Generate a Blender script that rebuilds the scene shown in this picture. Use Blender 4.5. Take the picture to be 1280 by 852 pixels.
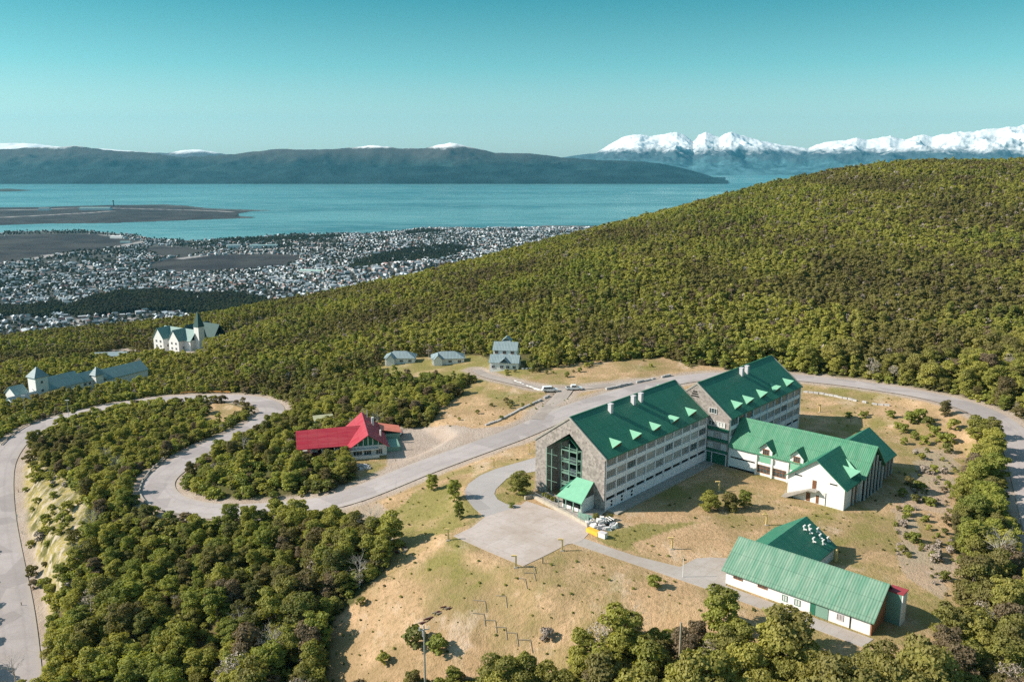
import bpy, bmesh, math, random
import numpy as np
from mathutils import Vector
for _o in list(bpy.data.objects): bpy.data.objects.remove(_o)
SC = bpy.context.scene
COL = SC.collection
R = math.radians
# ------------------------------------------------------------------ camera
F_PX, PITCH, CAM_H = 1061.0, R(12.118), 80.0
cam = bpy.data.objects.new('camera', bpy.data.cameras.new('camera')); COL.objects.link(cam)
cam.location = (0, 0, CAM_H); cam.rotation_euler = (R(90) - PITCH, 0, 0)
cam.data.sensor_width = 36; cam.data.lens = 36 * F_PX / 1280
cam.data.clip_start = 1; cam.data.clip_end = 90000
SC.camera = cam
# ------------------------------------------------------------------ world, sun, exposure
SUN_EL, SUN_AZ = R(34), R(268)          # azimuth the light comes from, measured clockwise from +Y
W = bpy.data.worlds.new('World'); SC.world = W; W.use_nodes = True
nt = W.node_tree; nt.nodes.clear()
out = nt.nodes.new('ShaderNodeOutputWorld'); bg = nt.nodes.new('ShaderNodeBackground')
sky = nt.nodes.new('ShaderNodeTexSky'); sky.sky_type = 'NISHITA'; sky.sun_disc = False
sky.sun_elevation = SUN_EL; sky.sun_rotation = SUN_AZ; sky.altitude = 400; sky.air_density = 1.0; sky.dust_density = 0.6; sky.ozone_density = 1.5
bw = nt.nodes.new('ShaderNodeRGBToBW'); mul = nt.nodes.new('ShaderNodeMix'); mul.data_type = 'RGBA'; mul.blend_type = 'MULTIPLY'
mul.inputs[0].default_value = 1.0; mul.inputs[7].default_value = (0.52, 1.10, 1.08, 1)
mx = nt.nodes.new('ShaderNodeMix'); mx.data_type = 'RGBA'; mx.inputs[0].default_value = 0.75
nt.links.new(sky.outputs[0], bw.inputs[0]); nt.links.new(bw.outputs[0], mul.inputs[6])
nt.links.new(sky.outputs[0], mx.inputs[6]); nt.links.new(mul.outputs[2], mx.inputs[7])
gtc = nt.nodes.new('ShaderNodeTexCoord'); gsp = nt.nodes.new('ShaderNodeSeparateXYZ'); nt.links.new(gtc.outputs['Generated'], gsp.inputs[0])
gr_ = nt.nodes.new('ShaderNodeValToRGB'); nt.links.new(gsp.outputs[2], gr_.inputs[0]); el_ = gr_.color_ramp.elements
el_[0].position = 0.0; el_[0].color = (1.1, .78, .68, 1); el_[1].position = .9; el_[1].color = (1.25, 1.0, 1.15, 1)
for p_, c_ in ((.05, (.90, .74, .67, 1)), (.10, (.48, .66, .66, 1)), (.186, (.10, .45, .52, 1)), (.30, (.20, .50, .60, 1)), (.5, (.9, .84, 1.0, 1))): e_ = el_.new(p_); e_.color = c_  # zenith stops, above the frame, brightened to lavender as added fill for shaded walls
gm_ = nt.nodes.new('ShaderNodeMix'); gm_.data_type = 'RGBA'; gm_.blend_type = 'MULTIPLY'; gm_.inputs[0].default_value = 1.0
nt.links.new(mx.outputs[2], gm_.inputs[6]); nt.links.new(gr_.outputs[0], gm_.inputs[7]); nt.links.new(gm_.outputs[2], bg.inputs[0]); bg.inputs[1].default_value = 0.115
nt.links.new(bg.outputs[0], out.inputs[0])
sun = bpy.data.objects.new('sun', bpy.data.lights.new('sun', 'SUN')); COL.objects.link(sun)
sun.data.energy = 4.6; sun.data.angle = R(0.53); sun.data.color = (1.0, 0.90, 0.78)
sdir = Vector((math.sin(SUN_AZ) * math.cos(SUN_EL), math.cos(SUN_AZ) * math.cos(SUN_EL), math.sin(SUN_EL)))
sun.rotation_euler = sdir.to_track_quat('Z', 'Y').to_euler()
SC.view_settings.view_transform = 'Standard'; SC.view_settings.look = 'None'
SC.view_settings.exposure = 0.70; SC.view_settings.gamma = 1.0
SC.cycles.max_bounces = 6; SC.cycles.diffuse_bounces = 2; SC.cycles.glossy_bounces = 2
SC.cycles.transmission_bounces = 2; SC.cycles.volume_bounces = 0; SC.cycles.transparent_max_bounces = 4
SC.cycles.use_denoising = False
# ------------------------------------------------------------------ maths helpers
CP, SP = math.cos(PITCH), math.sin(PITCH)
def ray(px, py):
    px = np.asarray(px, float); py = np.asarray(py, float)
    a = (px - 640) / F_PX; b = -(py - 426) / F_PX
    return np.stack([a, CP + b * SP, -SP + b * CP], -1)
def unz(px, py, z):
    r = ray(px, py); t = (z - CAM_H) / r[..., 2]
    return r * t[..., None] + np.array([0, 0, CAM_H])
def unY(px, py, Y):
    r = ray(px, py); t = Y / r[..., 1]
    return r * np.asarray(t)[..., None] + np.array([0, 0, CAM_H])
def proj(P):
    P = np.asarray(P, float); z = P[..., 1] * CP - (P[..., 2] - CAM_H) * SP
    y = P[..., 1] * SP + (P[..., 2] - CAM_H) * CP; z = np.where(z < 1, 1, z)
    return np.stack([640 + F_PX * P[..., 0] / z, 426 - F_PX * y / z, z], -1)
def inpoly(x, y, poly):
    poly = np.asarray(poly, float); inside = np.zeros(np.shape(x), bool); n = len(poly)
    for i in range(n):
        x1, y1 = poly[i]; x2, y2 = poly[(i + 1) % n]
        if y1 == y2: continue
        c = ((y1 > y) != (y2 > y)) & (x < (x2 - x1) * (y - y1) / (y2 - y1) + x1)
        inside ^= c
    return inside
def seg_dist(x, y, line):
    """distance to a polyline, and the interpolated third column"""
    d = np.full(np.shape(x), 1e9); val = np.zeros(np.shape(x)); line = np.asarray(line, float)
    for i in range(len(line) - 1):
        a, b = line[i], line[i + 1]; e = b[:2] - a[:2]; L = e @ e + 1e-9
        t = np.clip(((x - a[0]) * e[0] + (y - a[1]) * e[1]) / L, 0, 1)
        dd = np.hypot(x - a[0] - t * e[0], y - a[1] - t * e[1]); m = dd < d
        d = np.where(m, dd, d)
        if line.shape[1] > 2: val = np.where(m, a[2] + t * (b[2] - a[2]), val)
    return d, val
def smooth(e0, e1, x):
    t = np.clip((x - e0) / (e1 - e0), 0, 1); return t * t * (3 - 2 * t)
_rs = np.random.RandomState(7)
_NT = _rs.rand(256, 256)
def vnoise(x, y):
    xi = np.floor(x).astype(int); yi = np.floor(y).astype(int); fx = x - xi; fy = y - yi
    fx = fx * fx * (3 - 2 * fx); fy = fy * fy * (3 - 2 * fy)
    g = lambda a, b: _NT[a & 255, b & 255]
    return (g(xi, yi) * (1 - fx) + g(xi + 1, yi) * fx) * (1 - fy) + (g(xi, yi + 1) * (1 - fx) + g(xi + 1, yi + 1) * fx) * fy
def fbm(x, y, o=4, g=0.5):
    s = 0; a = 1; t = 0
    for k in range(o):
        s = s + a * vnoise(x * 2 ** k + 17 * k, y * 2 ** k + 31 * k); t += a; a *= g
    return s / t
# ------------------------------------------------------------------ node materials
def node_mat(name, rough=0.8, spec=0.2):
    m = bpy.data.materials.new(name); m.use_nodes = True; n = m.node_tree
    b = n.nodes['Principled BSDF']; b.inputs['Roughness'].default_value = rough
    b.inputs['Specular IOR Level'].default_value = spec
    return m, n, b
def N(n, typ, **kw):
    o = n.nodes.new(typ)
    for k, v in kw.items(): setattr(o, k, v)
    return o
def mixc(n, fac, a, b, mode='MIX'):
    o = N(n, 'ShaderNodeMix', data_type='RGBA', blend_type=mode)
    for i, v in ((0, fac), (6, a), (7, b)):
        if isinstance(v, bpy.types.NodeSocket): n.links.new(v, o.inputs[i])
        elif i == 0: o.inputs[i].default_value = v
        else: o.inputs[i].default_value = (*v, 1)
    return o.outputs[2]
def math_(n, op, a, b=0.0, clamp=False):
    o = N(n, 'ShaderNodeMath', operation=op, use_clamp=clamp)
    for i, v in ((0, a), (1, b)):
        if isinstance(v, bpy.types.NodeSocket): n.links.new(v, o.inputs[i])
        else: o.inputs[i].default_value = v
    return o.outputs[0]
def noise(n, scale, detail=4, rough=0.55, coord='Object', stretch=None, rot=0.0):
    t = N(n, 'ShaderNodeTexCoord') if coord != 'World' else N(n, 'ShaderNodeNewGeometry')
    s = t.outputs[coord] if coord != 'World' else t.outputs['Position']
    if stretch or rot:
        mp = N(n, 'ShaderNodeMapping'); mp.inputs['Rotation'].default_value = (0, 0, rot)
        mp.inputs['Scale'].default_value = stretch or (1, 1, 1); n.links.new(s, mp.inputs[0]); s = mp.outputs[0]
    o = N(n, 'ShaderNodeTexNoise'); o.inputs['Scale'].default_value = scale
    o.inputs['Detail'].default_value = detail; o.inputs['Roughness'].default_value = rough
    n.links.new(s, o.inputs['Vector']); return o.outputs[0]
def ramp(n, f, a, b):
    o = N(n, 'ShaderNodeMapRange', clamp=True); n.links.new(f, o.inputs[0])
    o.inputs[1].default_value = a; o.inputs[2].default_value = b; return o.outputs[0]
def bump(n, b, h, strength=0.3, dist=0.1):
    o = N(n, 'ShaderNodeBump'); o.inputs['Strength'].default_value = strength; o.inputs['Distance'].default_value = dist
    n.links.new(h, o.inputs['Height']); n.links.new(o.outputs[0], b.inputs['Normal'])
MATS = {}
def plain(name, c, rough=0.7, var=0.18, scale=0.6, spec=0.25, metal=0.0, bstr=0.0):
    """painted or weathered surface: two octaves of blotches and fine grain"""
    if name in MATS: return MATS[name]
    m, n, b = node_mat(name, rough, spec); b.inputs['Metallic'].default_value = metal
    f = ramp(n, noise(n, scale, 5), 0.3, 0.7); g = ramp(n, noise(n, scale * 9, 2), 0.25, 0.75)
    c1 = mixc(n, f, [x * (1 - var) for x in c], [min(1, x * (1 + var * .6)) for x in c])
    c2 = mixc(n, math_(n, 'MULTIPLY', g, 0.35), c1, [x * (1 - 1.6 * var) for x in c])
    n.links.new(c2, b.inputs['Base Color'])
    if bstr: bump(n, b, noise(n, scale * 9, 2), bstr, 0.05)
    MATS[name] = m; return m
def ribbed(name, c, axis, pitch=0.45, rough=0.5, fade=(0.35, 0.62, 0.5), fadeamt=0.25):
    """painted sheet-metal roofing with ribs running across the axis, lap lines and faded patches"""
    if name in MATS: return MATS[name]
    m, n, b = node_mat(name, rough, 0.35)
    tc = N(n, 'ShaderNodeTexCoord'); sp = N(n, 'ShaderNodeSeparateXYZ'); n.links.new(tc.outputs['Object'], sp.inputs[0])
    a = sp.outputs[axis]; other = sp.outputs[1 - axis]
    s = math_(n, 'SINE', math_(n, 'MULTIPLY', a, 2 * math.pi / pitch))
    seam = math_(n, 'GREATER_THAN', math_(n, 'FRACT', math_(n, 'MULTIPLY', a, 1 / 1.1)), 0.9)
    sheet = N(n, 'ShaderNodeTexWhiteNoise', noise_dimensions='2D'); cb = N(n, 'ShaderNodeCombineXYZ')
    n.links.new(math_(n, 'FLOOR', math_(n, 'MULTIPLY', a, 1 / 1.1)), cb.inputs[0])
    n.links.new(math_(n, 'FLOOR', math_(n, 'MULTIPLY', other, 1 / 2.9)), cb.inputs[1]); n.links.new(cb.outputs[0], sheet.inputs[0])
    stv = (0.9, 0.12, 0.3) if axis == 0 else (0.12, 0.9, 0.3)
    f = ramp(n, noise(n, 1.0, 5, 0.6, stretch=stv), 0.38, 0.72)
    c1 = mixc(n, math_(n, 'MULTIPLY', f, fadeamt), c, fade)
    c1 = mixc(n, math_(n, 'MULTIPLY', sheet.outputs[0], 0.22), c1, [x * .6 for x in c])
    c1 = mixc(n, math_(n, 'MULTIPLY', seam, 0.30), c1, [x * .5 for x in c])
    wx = ramp(n, noise(n, .55, 6, .72), .58, .72); c1 = mixc(n, math_(n, 'MULTIPLY', wx, .38), c1, (c[0] * .5 + .07, c[1] * .5 + .03, c[2] * .5 + .02))
    lap = math_(n, 'LESS_THAN', math_(n, 'FRACT', math_(n, 'MULTIPLY', other, 1 / 2.9)), 0.05)
    c1 = mixc(n, math_(n, 'MULTIPLY', lap, 0.35), c1, [x * .5 for x in c])
    n.links.new(c1, b.inputs['Base Color']); bump(n, b, s, 0.35, 0.06)
    MATS[name] = m; return m
# ------------------------------------------------------------------ object helpers
def tag(o, label=None, cat=None, group=None, kind=None):
    if label: o['label'] = label
    if cat: o['category'] = cat
    if group: o['group'] = group
    if kind: o['kind'] = kind
    return o
def empty(name, loc=(0, 0, 0), rz=0.0, label=None, cat=None, group=None):
    o = bpy.data.objects.new(name, None); COL.objects.link(o); o.location = loc; o.rotation_euler = (0, 0, rz)
    o.empty_display_size = 0.5
    return tag(o, label, cat, group)
class MB:
    """collects boxes, slabs, prisms and tubes and links them as ONE mesh object"""
    def __init__(s): s.v = []; s.f = []; s.m = []; s.mats = []; s.cur = 0
    def mat(s, m):
        if m not in s.mats: s.mats.append(m)
        s.cur = s.mats.index(m); return s
    def poly(s, pts):
        i = len(s.v); s.v += [tuple(map(float, p)) for p in pts]; s.f.append(tuple(range(i, i + len(pts)))); s.m.append(s.cur); return s
    def box(s, x0, x1, y0, y1, z0, z1):
        if x0 > x1: x0, x1 = x1, x0
        if y0 > y1: y0, y1 = y1, y0
        i = len(s.v)
        s.v += [(x0, y0, z0), (x1, y0, z0), (x1, y1, z0), (x0, y1, z0), (x0, y0, z1), (x1, y0, z1), (x1, y1, z1), (x0, y1, z1)]
        for f in ((0, 3, 2, 1), (4, 5, 6, 7), (0, 1, 5, 4), (1, 2, 6, 5), (2, 3, 7, 6), (3, 0, 4, 7)):
            s.f.append(tuple(i + k for k in f)); s.m.append(s.cur)
        return s
    def extr(s, poly, vec):
        """a planar polygon given thickness along vec"""
        poly = [Vector(p) for p in poly]; vec = Vector(vec); i = len(s.v); n = len(poly)
        s.v += [tuple(p) for p in poly] + [tuple(p + vec) for p in poly]
        s.f.append(tuple(range(i, i + n))); s.f.append(tuple(range(i + 2 * n - 1, i + n - 1, -1))); s.m += [s.cur] * 2
        for k in range(n):
            a, b = i + k, i + (k + 1) % n; s.f.append((b, a, a + n, b + n)); s.m.append(s.cur)
        return s
    def tube(s, p, q, r0, r1=None, n=6):
        p = Vector(p); q = Vector(q); r1 = r0 if r1 is None else r1; d = (q - p).normalized()
        a = d.orthogonal().normalized(); b = d.cross(a); i = len(s.v)
        for c, r in ((p, r0), (q, r1)):
            for k in range(n):
                t = 2 * math.pi * k / n; s.v.append(tuple(c + (a * math.cos(t) + b * math.sin(t)) * r))
        for k in range(n):
            s.f.append((i + k, i + (k + 1) % n, i + n + (k + 1) % n, i + n + k)); s.m.append(s.cur)
        s.f.append(tuple(range(i + n - 1, i - 1, -1))); s.f.append(tuple(range(i + n, i + 2 * n))); s.m += [s.cur] * 2
        return s
    def beam(s, p, q, w, h):
        p = Vector(p); q = Vector(q); d = (q - p).normalized()
        side = d.cross(Vector((0, 0, 1)));
        if side.length < 1e-3: side = Vector((1, 0, 0))
        side.normalize(); up = side.cross(d)
        a, b = side * w / 2, up * h / 2
        return s.extr([p - a - b, p + a - b, p + a + b, p - a + b], q - p)
    def mesh(s, name):
        me = bpy.data.meshes.new(name); me.from_pydata(s.v, [], s.f)
        for m in s.mats: me.materials.append(m)
        me.polygons.foreach_set('material_index', s.m)
        bm = bmesh.new(); bm.from_mesh(me); bmesh.ops.recalc_face_normals(bm, faces=bm.faces); bm.to_mesh(me); bm.free()
        me.update(); return me
    def build(s, name, parent=None, loc=(0, 0, 0), rz=0.0):
        o = bpy.data.objects.new(name, s.mesh(name)); COL.objects.link(o); o.parent = parent
        o.location = loc; o.rotation_euler = (0, 0, rz); return o
def np_mesh(name, verts, quads, mats, midx=None, attrs=None, smoothf=False):
    me = bpy.data.meshes.new(name); verts = np.asarray(verts, np.float32); quads = np.asarray(quads, np.int32)
    k = quads.shape[1] if len(quads) else 4
    me.vertices.add(len(verts)); me.vertices.foreach_set('co', verts.ravel())
    if len(quads):
        me.loops.add(quads.size); me.loops.foreach_set('vertex_index', quads.ravel())
        me.polygons.add(len(quads)); me.polygons.foreach_set('loop_start', np.arange(0, quads.size, k, dtype=np.int32))
        if midx is not None: me.polygons.foreach_set('material_index', np.asarray(midx, np.int32))
        if smoothf: me.polygons.foreach_set('use_smooth', np.ones(len(quads), bool))
    for m in mats: me.materials.append(m)
    for an, (ty, arr) in (attrs or {}).items():
        at = me.attributes.new(an, ty, 'POINT')
        key = {'FLOAT_COLOR': 'color', 'FLOAT_VECTOR': 'vector'}.get(ty, 'value')
        at.data.foreach_set(key, np.asarray(arr, np.int32 if ty == 'INT' else np.float32).ravel())
    me.update(); me.validate(); return me
def link(name, me, parent=None, loc=(0, 0, 0), rz=0.0):
    o = bpy.data.objects.new(name, me); COL.objects.link(o); o.parent = parent; o.location = loc; o.rotation_euler = (0, 0, rz); return o
def copy_tree(o, parent=None):
    c = o.copy(); COL.objects.link(c); c.parent = parent
    for ch in list(o.children): copy_tree(ch, c)
    return c
# ------------------------------------------------------------------ terrain heights
SEA = -270.0
CTRL = [  # pixel x, pixel y, ground z
 (700,640,0),(760,645,0),(880,580,0),(1000,535,0),(910,583,0),(1054,638,0),(984,618,0),(907,729,0),(1088,795,-.3),(1117,785,-.2),
 (650,705,-.3),(570,668,-.6),(600,600,-.6),(1150,600,.6),(960,680,0),(700,680,0),(1000,660,0),(1100,700,0),
 (1200,650,1),(1270,560,4),(1280,480,8),(1150,490,3.5),(1000,470,1.5),(850,472,.3),(1280,760,0),(1200,720,0),
 (760,500,-.5),(700,512,-1),(647,541,-2),(590,560,-3),(517,590,-5),(414,630,-7.5),(360,635,-9),(300,640,-10),(230,636,-11),
 (195,610,-12.5),(235,572,-14),(300,540,-15.5),(342,515,-17),(300,497,-18.5),(250,497,-20),(190,500,-21),(90,520,-23),
 (22,548,-25),(0,590,-26.5),(0,650,-28.5),(10,740,-31),(20,830,-33.5),
 (110,620,-18),(75,720,-23),(150,560,-19),(150,800,-23),(300,800,-17),(400,845,-15),(200,700,-17),(300,700,-12),
 (400,700,-9),(450,640,-6.5),(480,690,-4.5),(420,760,-10),(520,650,-4),(560,800,-7),(640,845,-9),(600,780,-5.5),
 (650,740,-2),(750,740,-1.2),(700,800,-5),(850,850,-5),(850,770,-1.5),(1000,850,-2.5),(1100,850,-2),(1280,850,-1),
 (430,600,-6),(380,590,-7),(480,560,-4.5),(540,540,-3.5),(600,500,-2),(560,500,-4),(625,465,-2),(690,487,-1),(500,480,-6),
 (450,500,-9),(400,480,-12),(500,455,-6),(558,455,-5),(640,455,-1.5),(350,450,-24),(235,442,-58),(140,455,-46),(60,505,-30),
 (0,515,-30),(200,480,-33),(120,430,-62),(0,430,-64),(60,460,-46),(300,420,-42),(180,410,-70)]
CTRD = [  # pixel x, pixel y, distance Y
 (1280,205,850),(1200,208,850),(1120,208,880),(1050,217,900),(980,231,900),(900,251,900),(800,278,850),(700,303,800),
 (600,333,750),(500,360,700),(400,382,690),(300,400,690),(1100,300,560),(1280,300,560),(950,340,470),(750,400,430),(1100,400,370),(1280,400,370),(600,400,480)]
CTRW = [(-600,950,-120),(-250,1150,-110),(200,1300,-60),(700,1300,0),(1200,1200,60),(900,750,90),(-320,100,-48),(-420,300,-52),
 (-500,600,-80),(0,20,-22),(200,60,-8),(350,200,6),(520,480,45),(-200,0,-45),(350,330,20)]
def _ctrl():
    L = [unz(x, y, z) for x, y, z in CTRL] + [unY(x, y, d) for x, y, d in CTRD] + [np.array(w, float) for w in CTRW]
    return np.array(L)
_C = _ctrl(); _S = 400.0
def _phi(r2): return np.where(r2 > 0, r2 * np.log(r2 + 1e-20), 0) * 0.5
def _rbf_fit():
    X = _C[:, :2] / _S; n = len(X); d2 = ((X[:, None] - X[None]) ** 2).sum(-1)
    A = np.zeros((n + 3, n + 3)); A[:n, :n] = _phi(d2) + np.eye(n) * 2e-4; A[:n, n] = 1; A[:n, n + 1:] = X; A[n:, :n] = A[:n, n:].T
    b = np.zeros(n + 3); b[:n] = _C[:, 2]; return np.linalg.solve(A, b)
_Wt = _rbf_fit()
def rbf(x, y):
    x = np.asarray(x, float); y = np.asarray(y, float); out = np.full(x.shape, _Wt[-3]) + _Wt[-2] * x / _S + _Wt[-1] * y / _S
    for (cx, cy), w in zip(_C[:, :2], _Wt[:-3]): out = out + w * _phi(((x - cx) ** 2 + (y - cy) ** 2) / _S ** 2)
    return out
MAINLAND = [(-900,298),(-300,296),(-20,295),(8,289),(104,288.4),(131,290.5),(175,294.4),(189,298),(246,301),(287,298),(300,297.7),(366,293),(464,292),
 (510,288),(530,284.6),(556,283.6),(595,285.6),(644,284.6),(677,282),(720,282),(1500,286),(2600,290),(2600,700),(-900,700)]
AIRPORT = [(-600,262),(-50,258),(11,255.5),(55,257.5),(109,255),(164,253.5),(232,257),(262,260.5),(287,261.3),(344,263),(318,264.2),(301,266.5),
 (299,270.0),(322,271.6),(314,272.6),(246,275),(164,278),(137,279),(55,279.6),(0,281.5),(-60,290),(-150,293),(-600,293)]
def coast_d(poly, x, y, px, py):
    W_ = unz(*np.array(poly, float).T, SEA)[:, :2]; d, _ = seg_dist(x, y, np.vstack([W_, W_[:1]]))
    return np.where(inpoly(px, py, poly), d, -d)
def far_z(x, y):
    p = proj(np.stack([x, y, np.full(np.shape(x), SEA)], -1)); px, py = p[..., 0], p[..., 1]
    d1 = coast_d(MAINLAND, x, y, px, py); d2 = coast_d(AIRPORT, x, y, px, py)
    z1 = np.where(d1 > 0, 1.0 + 9 * smooth(0, 900, d1) + 22 * smooth(900, 2400, d1), -6)
    z2 = np.where(d2 > 0, 1.2 + 12 * smooth(60, 500, d2) * fbm(x / 300, y / 300, 3), -6)
    z = np.maximum(z1, z2)
    # wooded knoll between the town and the hill, and the low wooded rise near the town's edge
    for (cx, cy, sx, sy, h, a) in ((-255, 2480, 300, 75, 34, 0.35), (-560, 1560, 190, 60, 14, 0.1)):
        c, s = math.cos(a), math.sin(a); u = (x - cx) * c + (y - cy) * s; v = -(x - cx) * s + (y - cy) * c
        z = z + h * np.exp(-(u / sx) ** 2 - (v / sy) ** 2)
    return z + np.where(z > SEA + 0, 0, 0)
RIDGE_AZ = np.array([-0.9, -0.6, -0.35, -0.22, -0.13, -0.04, 0.06, 0.15, 0.24, 0.40, 0.60, 1.2])
RIDGE_Y = np.array([680, 700, 710, 710, 730, 755, 800, 850, 900, 900, 860, 860.])
def raw_h(x, y):
    x = np.asarray(x, float); y = np.asarray(y, float)
    near = rbf(np.clip(x, -1200, 1300), np.clip(y, -50, 1400)) + (fbm(x / 26, y / 26, 3) - .5) * 1.3 * smooth(300, 480, np.hypot(x, y))
    yr = np.interp(x / np.maximum(y, 1), RIDGE_AZ, RIDGE_Y); t = smooth(60, 640, y - yr)
    yy = np.maximum(y, 900.0); zf = SEA + far_z(x, np.where(y > 700, y, 700)) 
    zf = np.where(t > 0, zf, SEA)
    return near * (1 - t) + zf * t
def cast(px, py, hfun=raw_h, t0=60, t1=1500, n=500):
    px = np.atleast_1d(np.asarray(px, float)); py = np.atleast_1d(np.asarray(py, float)); r = ray(px, py)
    ts = np.exp(np.linspace(math.log(t0), math.log(t1), n)); P = r[:, None] * ts[None, :, None] + np.array([0, 0, CAM_H])
    g = P[..., 2] - hfun(P[..., 0], P[..., 1]); k = np.argmax(g < 0, 1); k = np.where((g < 0).any(1), np.maximum(k, 1), n - 1)
    i = np.arange(len(px)); a = g[i, k - 1]; b = g[i, k]; f = np.clip(a / (a - b + 1e-9), 0, 1)
    t = ts[k - 1] + f * (ts[k] - ts[k - 1]); return r * t[:, None] + np.array([0, 0, CAM_H])
def catmull(pts, step=2.0):
    pts = np.asarray(pts, float); P = np.vstack([2 * pts[0] - pts[1], pts, 2 * pts[-1] - pts[-2]]); out = []
    for i in range(1, len(P) - 2):
        n = max(2, int(np.linalg.norm(P[i + 1][:2] - P[i][:2]) / step)); t = np.linspace(0, 1, n, endpoint=False)[:, None]
        out.append(0.5 * (2 * P[i] + (P[i + 1] - P[i - 1]) * t + (2 * P[i - 1] - 5 * P[i] + 4 * P[i + 1] - P[i + 2]) * t ** 2 + (3 * P[i] - P[i - 1] - 3 * P[i + 1] + P[i + 2]) * t ** 3))
    return np.vstack(out + [P[-2:-1]])
def relax(L, n=12, zn=60):
    L = L.copy()
    for k in range(n): L[1:-1, :2] = (L[:-2, :2] + 2 * L[1:-1, :2] + L[2:, :2]) / 4
    for k in range(zn): L[1:-1, 2] = (L[:-2, 2] + 2 * L[1:-1, 2] + L[2:, 2]) / 4
    return L
def px_line(pts, z=None, step=2.0, n=12):
    a = np.array(pts, float); P = cast(a[:, 0], a[:, 1]) if z is None else unz(a[:, 0], a[:, 1], z)
    return relax(catmull(P, step), n)
ROAD_PX = [(22,862),(20,820),(14,760),(4,700),(-3,650),(-4,604),(2,575),(22,549),(50,532),(90,519),(140,508),(190,500),(250,497),(300,497),
 (330,502),(341,511),(335,522),(308,538),(270,555),(232,575),(205,592),(194,607),(202,622),(228,633),(265,639),(310,639),(360,635),(414,628),(470,607),
 (517,589),(585,563),(647,541),(713,512),(760,497),(800,485),(850,474),(900,469),(960,469),(1000,472),(1050,477),(1100,484),(1150,492),(1200,503),
 (1240,519),(1266,541),(1283,572),(1295,610),(1310,660),(1330,720)]
ROAD = px_line(ROAD_PX); ROAD_HW = 4.9
TRACK_PX = [(596,462),(607.6,469.8),(624,473),(671,484),(694,486.5),(718,485.5),(760,481),(800,477),(835,475)]
TRACK = px_line(TRACK_PX); TRACK_HW = 2.3
BRANCH = px_line([(708,486),(700,497),(690,507),(672,524)]); BRANCH_HW = 2.6
CASTLE_ROAD = px_line([(236,438),(222,444),(200,441),(178,440),(160,438),(148,440),(135,446)]); 
# hotel frame: local x runs along the long blocks, local y to the left
AZ = R(42.25); HO = np.array([21.24, 183.66]); HU = np.array([math.sin(AZ), math.cos(AZ)]); HV = np.array([-math.cos(AZ), math.sin(AZ)]); HRZ = math.pi / 2 - AZ
def hw(x, y, z=0.0): p = HO + HU * x + HV * y; return (p[0], p[1], z)
def hl(P): d = np.asarray(P)[..., :2] - HO; return np.stack([d @ HU, d @ HV], -1)
PADS = []   # world polygons (N,2), z, feather
PADS.append((np.array([hw(-14, 24)[:2], hw(100, 24)[:2], hw(100, -52)[:2], hw(-14, -72)[:2], hw(-18, -30)[:2], hw(-30, -12)[:2]]), -0.02, 14.0))
PLAZA_PX = [(657.6,626),(650,632),(606,646),(590,659),(566.8,669.7),(610,689),(654,707.4),(682,694),(709,680),(715.6,679),(729,674),(738,664),(737,652),(700,640)]
PLAZA = unz(*np.array(PLAZA_PX).T, 0.0)
DRIVE_PX = [(676,568),(668,572),(620,585.7),(600,594),(585.6,604.5),(581,613),(582,621.7),(592.5,635),(606,645.7),(628,660),(655,645),(650.7,631),(633.6,630),(622,624),(618,617),(620,611),(633.6,597.7),(650,592),(668,589),(690,580)]
DRIVE = unz(*np.array(DRIVE_PX).T, 0.0)
WALK_PX = [(729.7,672.5),(762,684),(793.8,694.4),(850,708.4),(862,702),(870,697.5),(890,696.5),(912,697.5),(912,722),(907,731.5),(1000,765.5),(1092,798.5),(1078,808.5),(980,771),(884.4,736),(800,707.5),(715.6,679)]
WALK = unz(*np.array(WALK_PX).T, 0.0)
PADS.append((PLAZA[:, :2], -0.02, 6.0)); PADS.append((DRIVE[:, :2], -0.02, 4.0))
CZ = -60.0; CO = unz(222, 442, CZ)[:2]; PADS.append((CO + np.array([(-30, -4), (40, -4), (50, 60), (-20, 60)], float), CZ, 14))
RO = np.array([-47.5, 236.2]); KZ = -30.0; KO = unz(50, 497, KZ)[:2]
PADS.append((np.array([(-66, 232), (-34, 230), (-22, 250), (-30, 264), (-66, 262)], float), -5.9, 6))
def height(x, y):
    x = np.asarray(x, float); y = np.asarray(y, float); z = raw_h(x, y)
    z = z + (fbm(x / 9, y / 9, 3) - .5) * 0.5
    for poly, pz, fe in PADS:
        lo = poly.min(0) - fe; hi = poly.max(0) + fe; m = (x > lo[0]) & (x < hi[0]) & (y > lo[1]) & (y < hi[1])
        if not m.any(): continue
        xx, yy = x[m], y[m]; d, _ = seg_dist(xx, yy, np.vstack([poly, poly[:1]])); d = np.where(inpoly(xx, yy, poly), 0, d)
        t = 1 - smooth(0, fe, d); z[m] = z[m] * (1 - t) + pz * t
    for line, hwid in ((TRACK, TRACK_HW), (BRANCH, BRANCH_HW), (CASTLE_ROAD, 3.0), (ROAD, ROAD_HW)):
        lo = line[:, :2].min(0) - 20; hi = line[:, :2].max(0) + 20; m = (x > lo[0]) & (x < hi[0]) & (y > lo[1]) & (y < hi[1])
        if not m.any(): continue
        d, lz = seg_dist(x[m], y[m], line[::2] if len(line) > 60 else line)
        t = 1 - smooth(hwid + 1.6, hwid + 8, d); dip = 0.22 * (1 - smooth(hwid - 0.4, hwid + 1.5, d)) + .03
        z[m] = z[m] * (1 - t) + (lz - dip) * t
    return z
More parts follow.
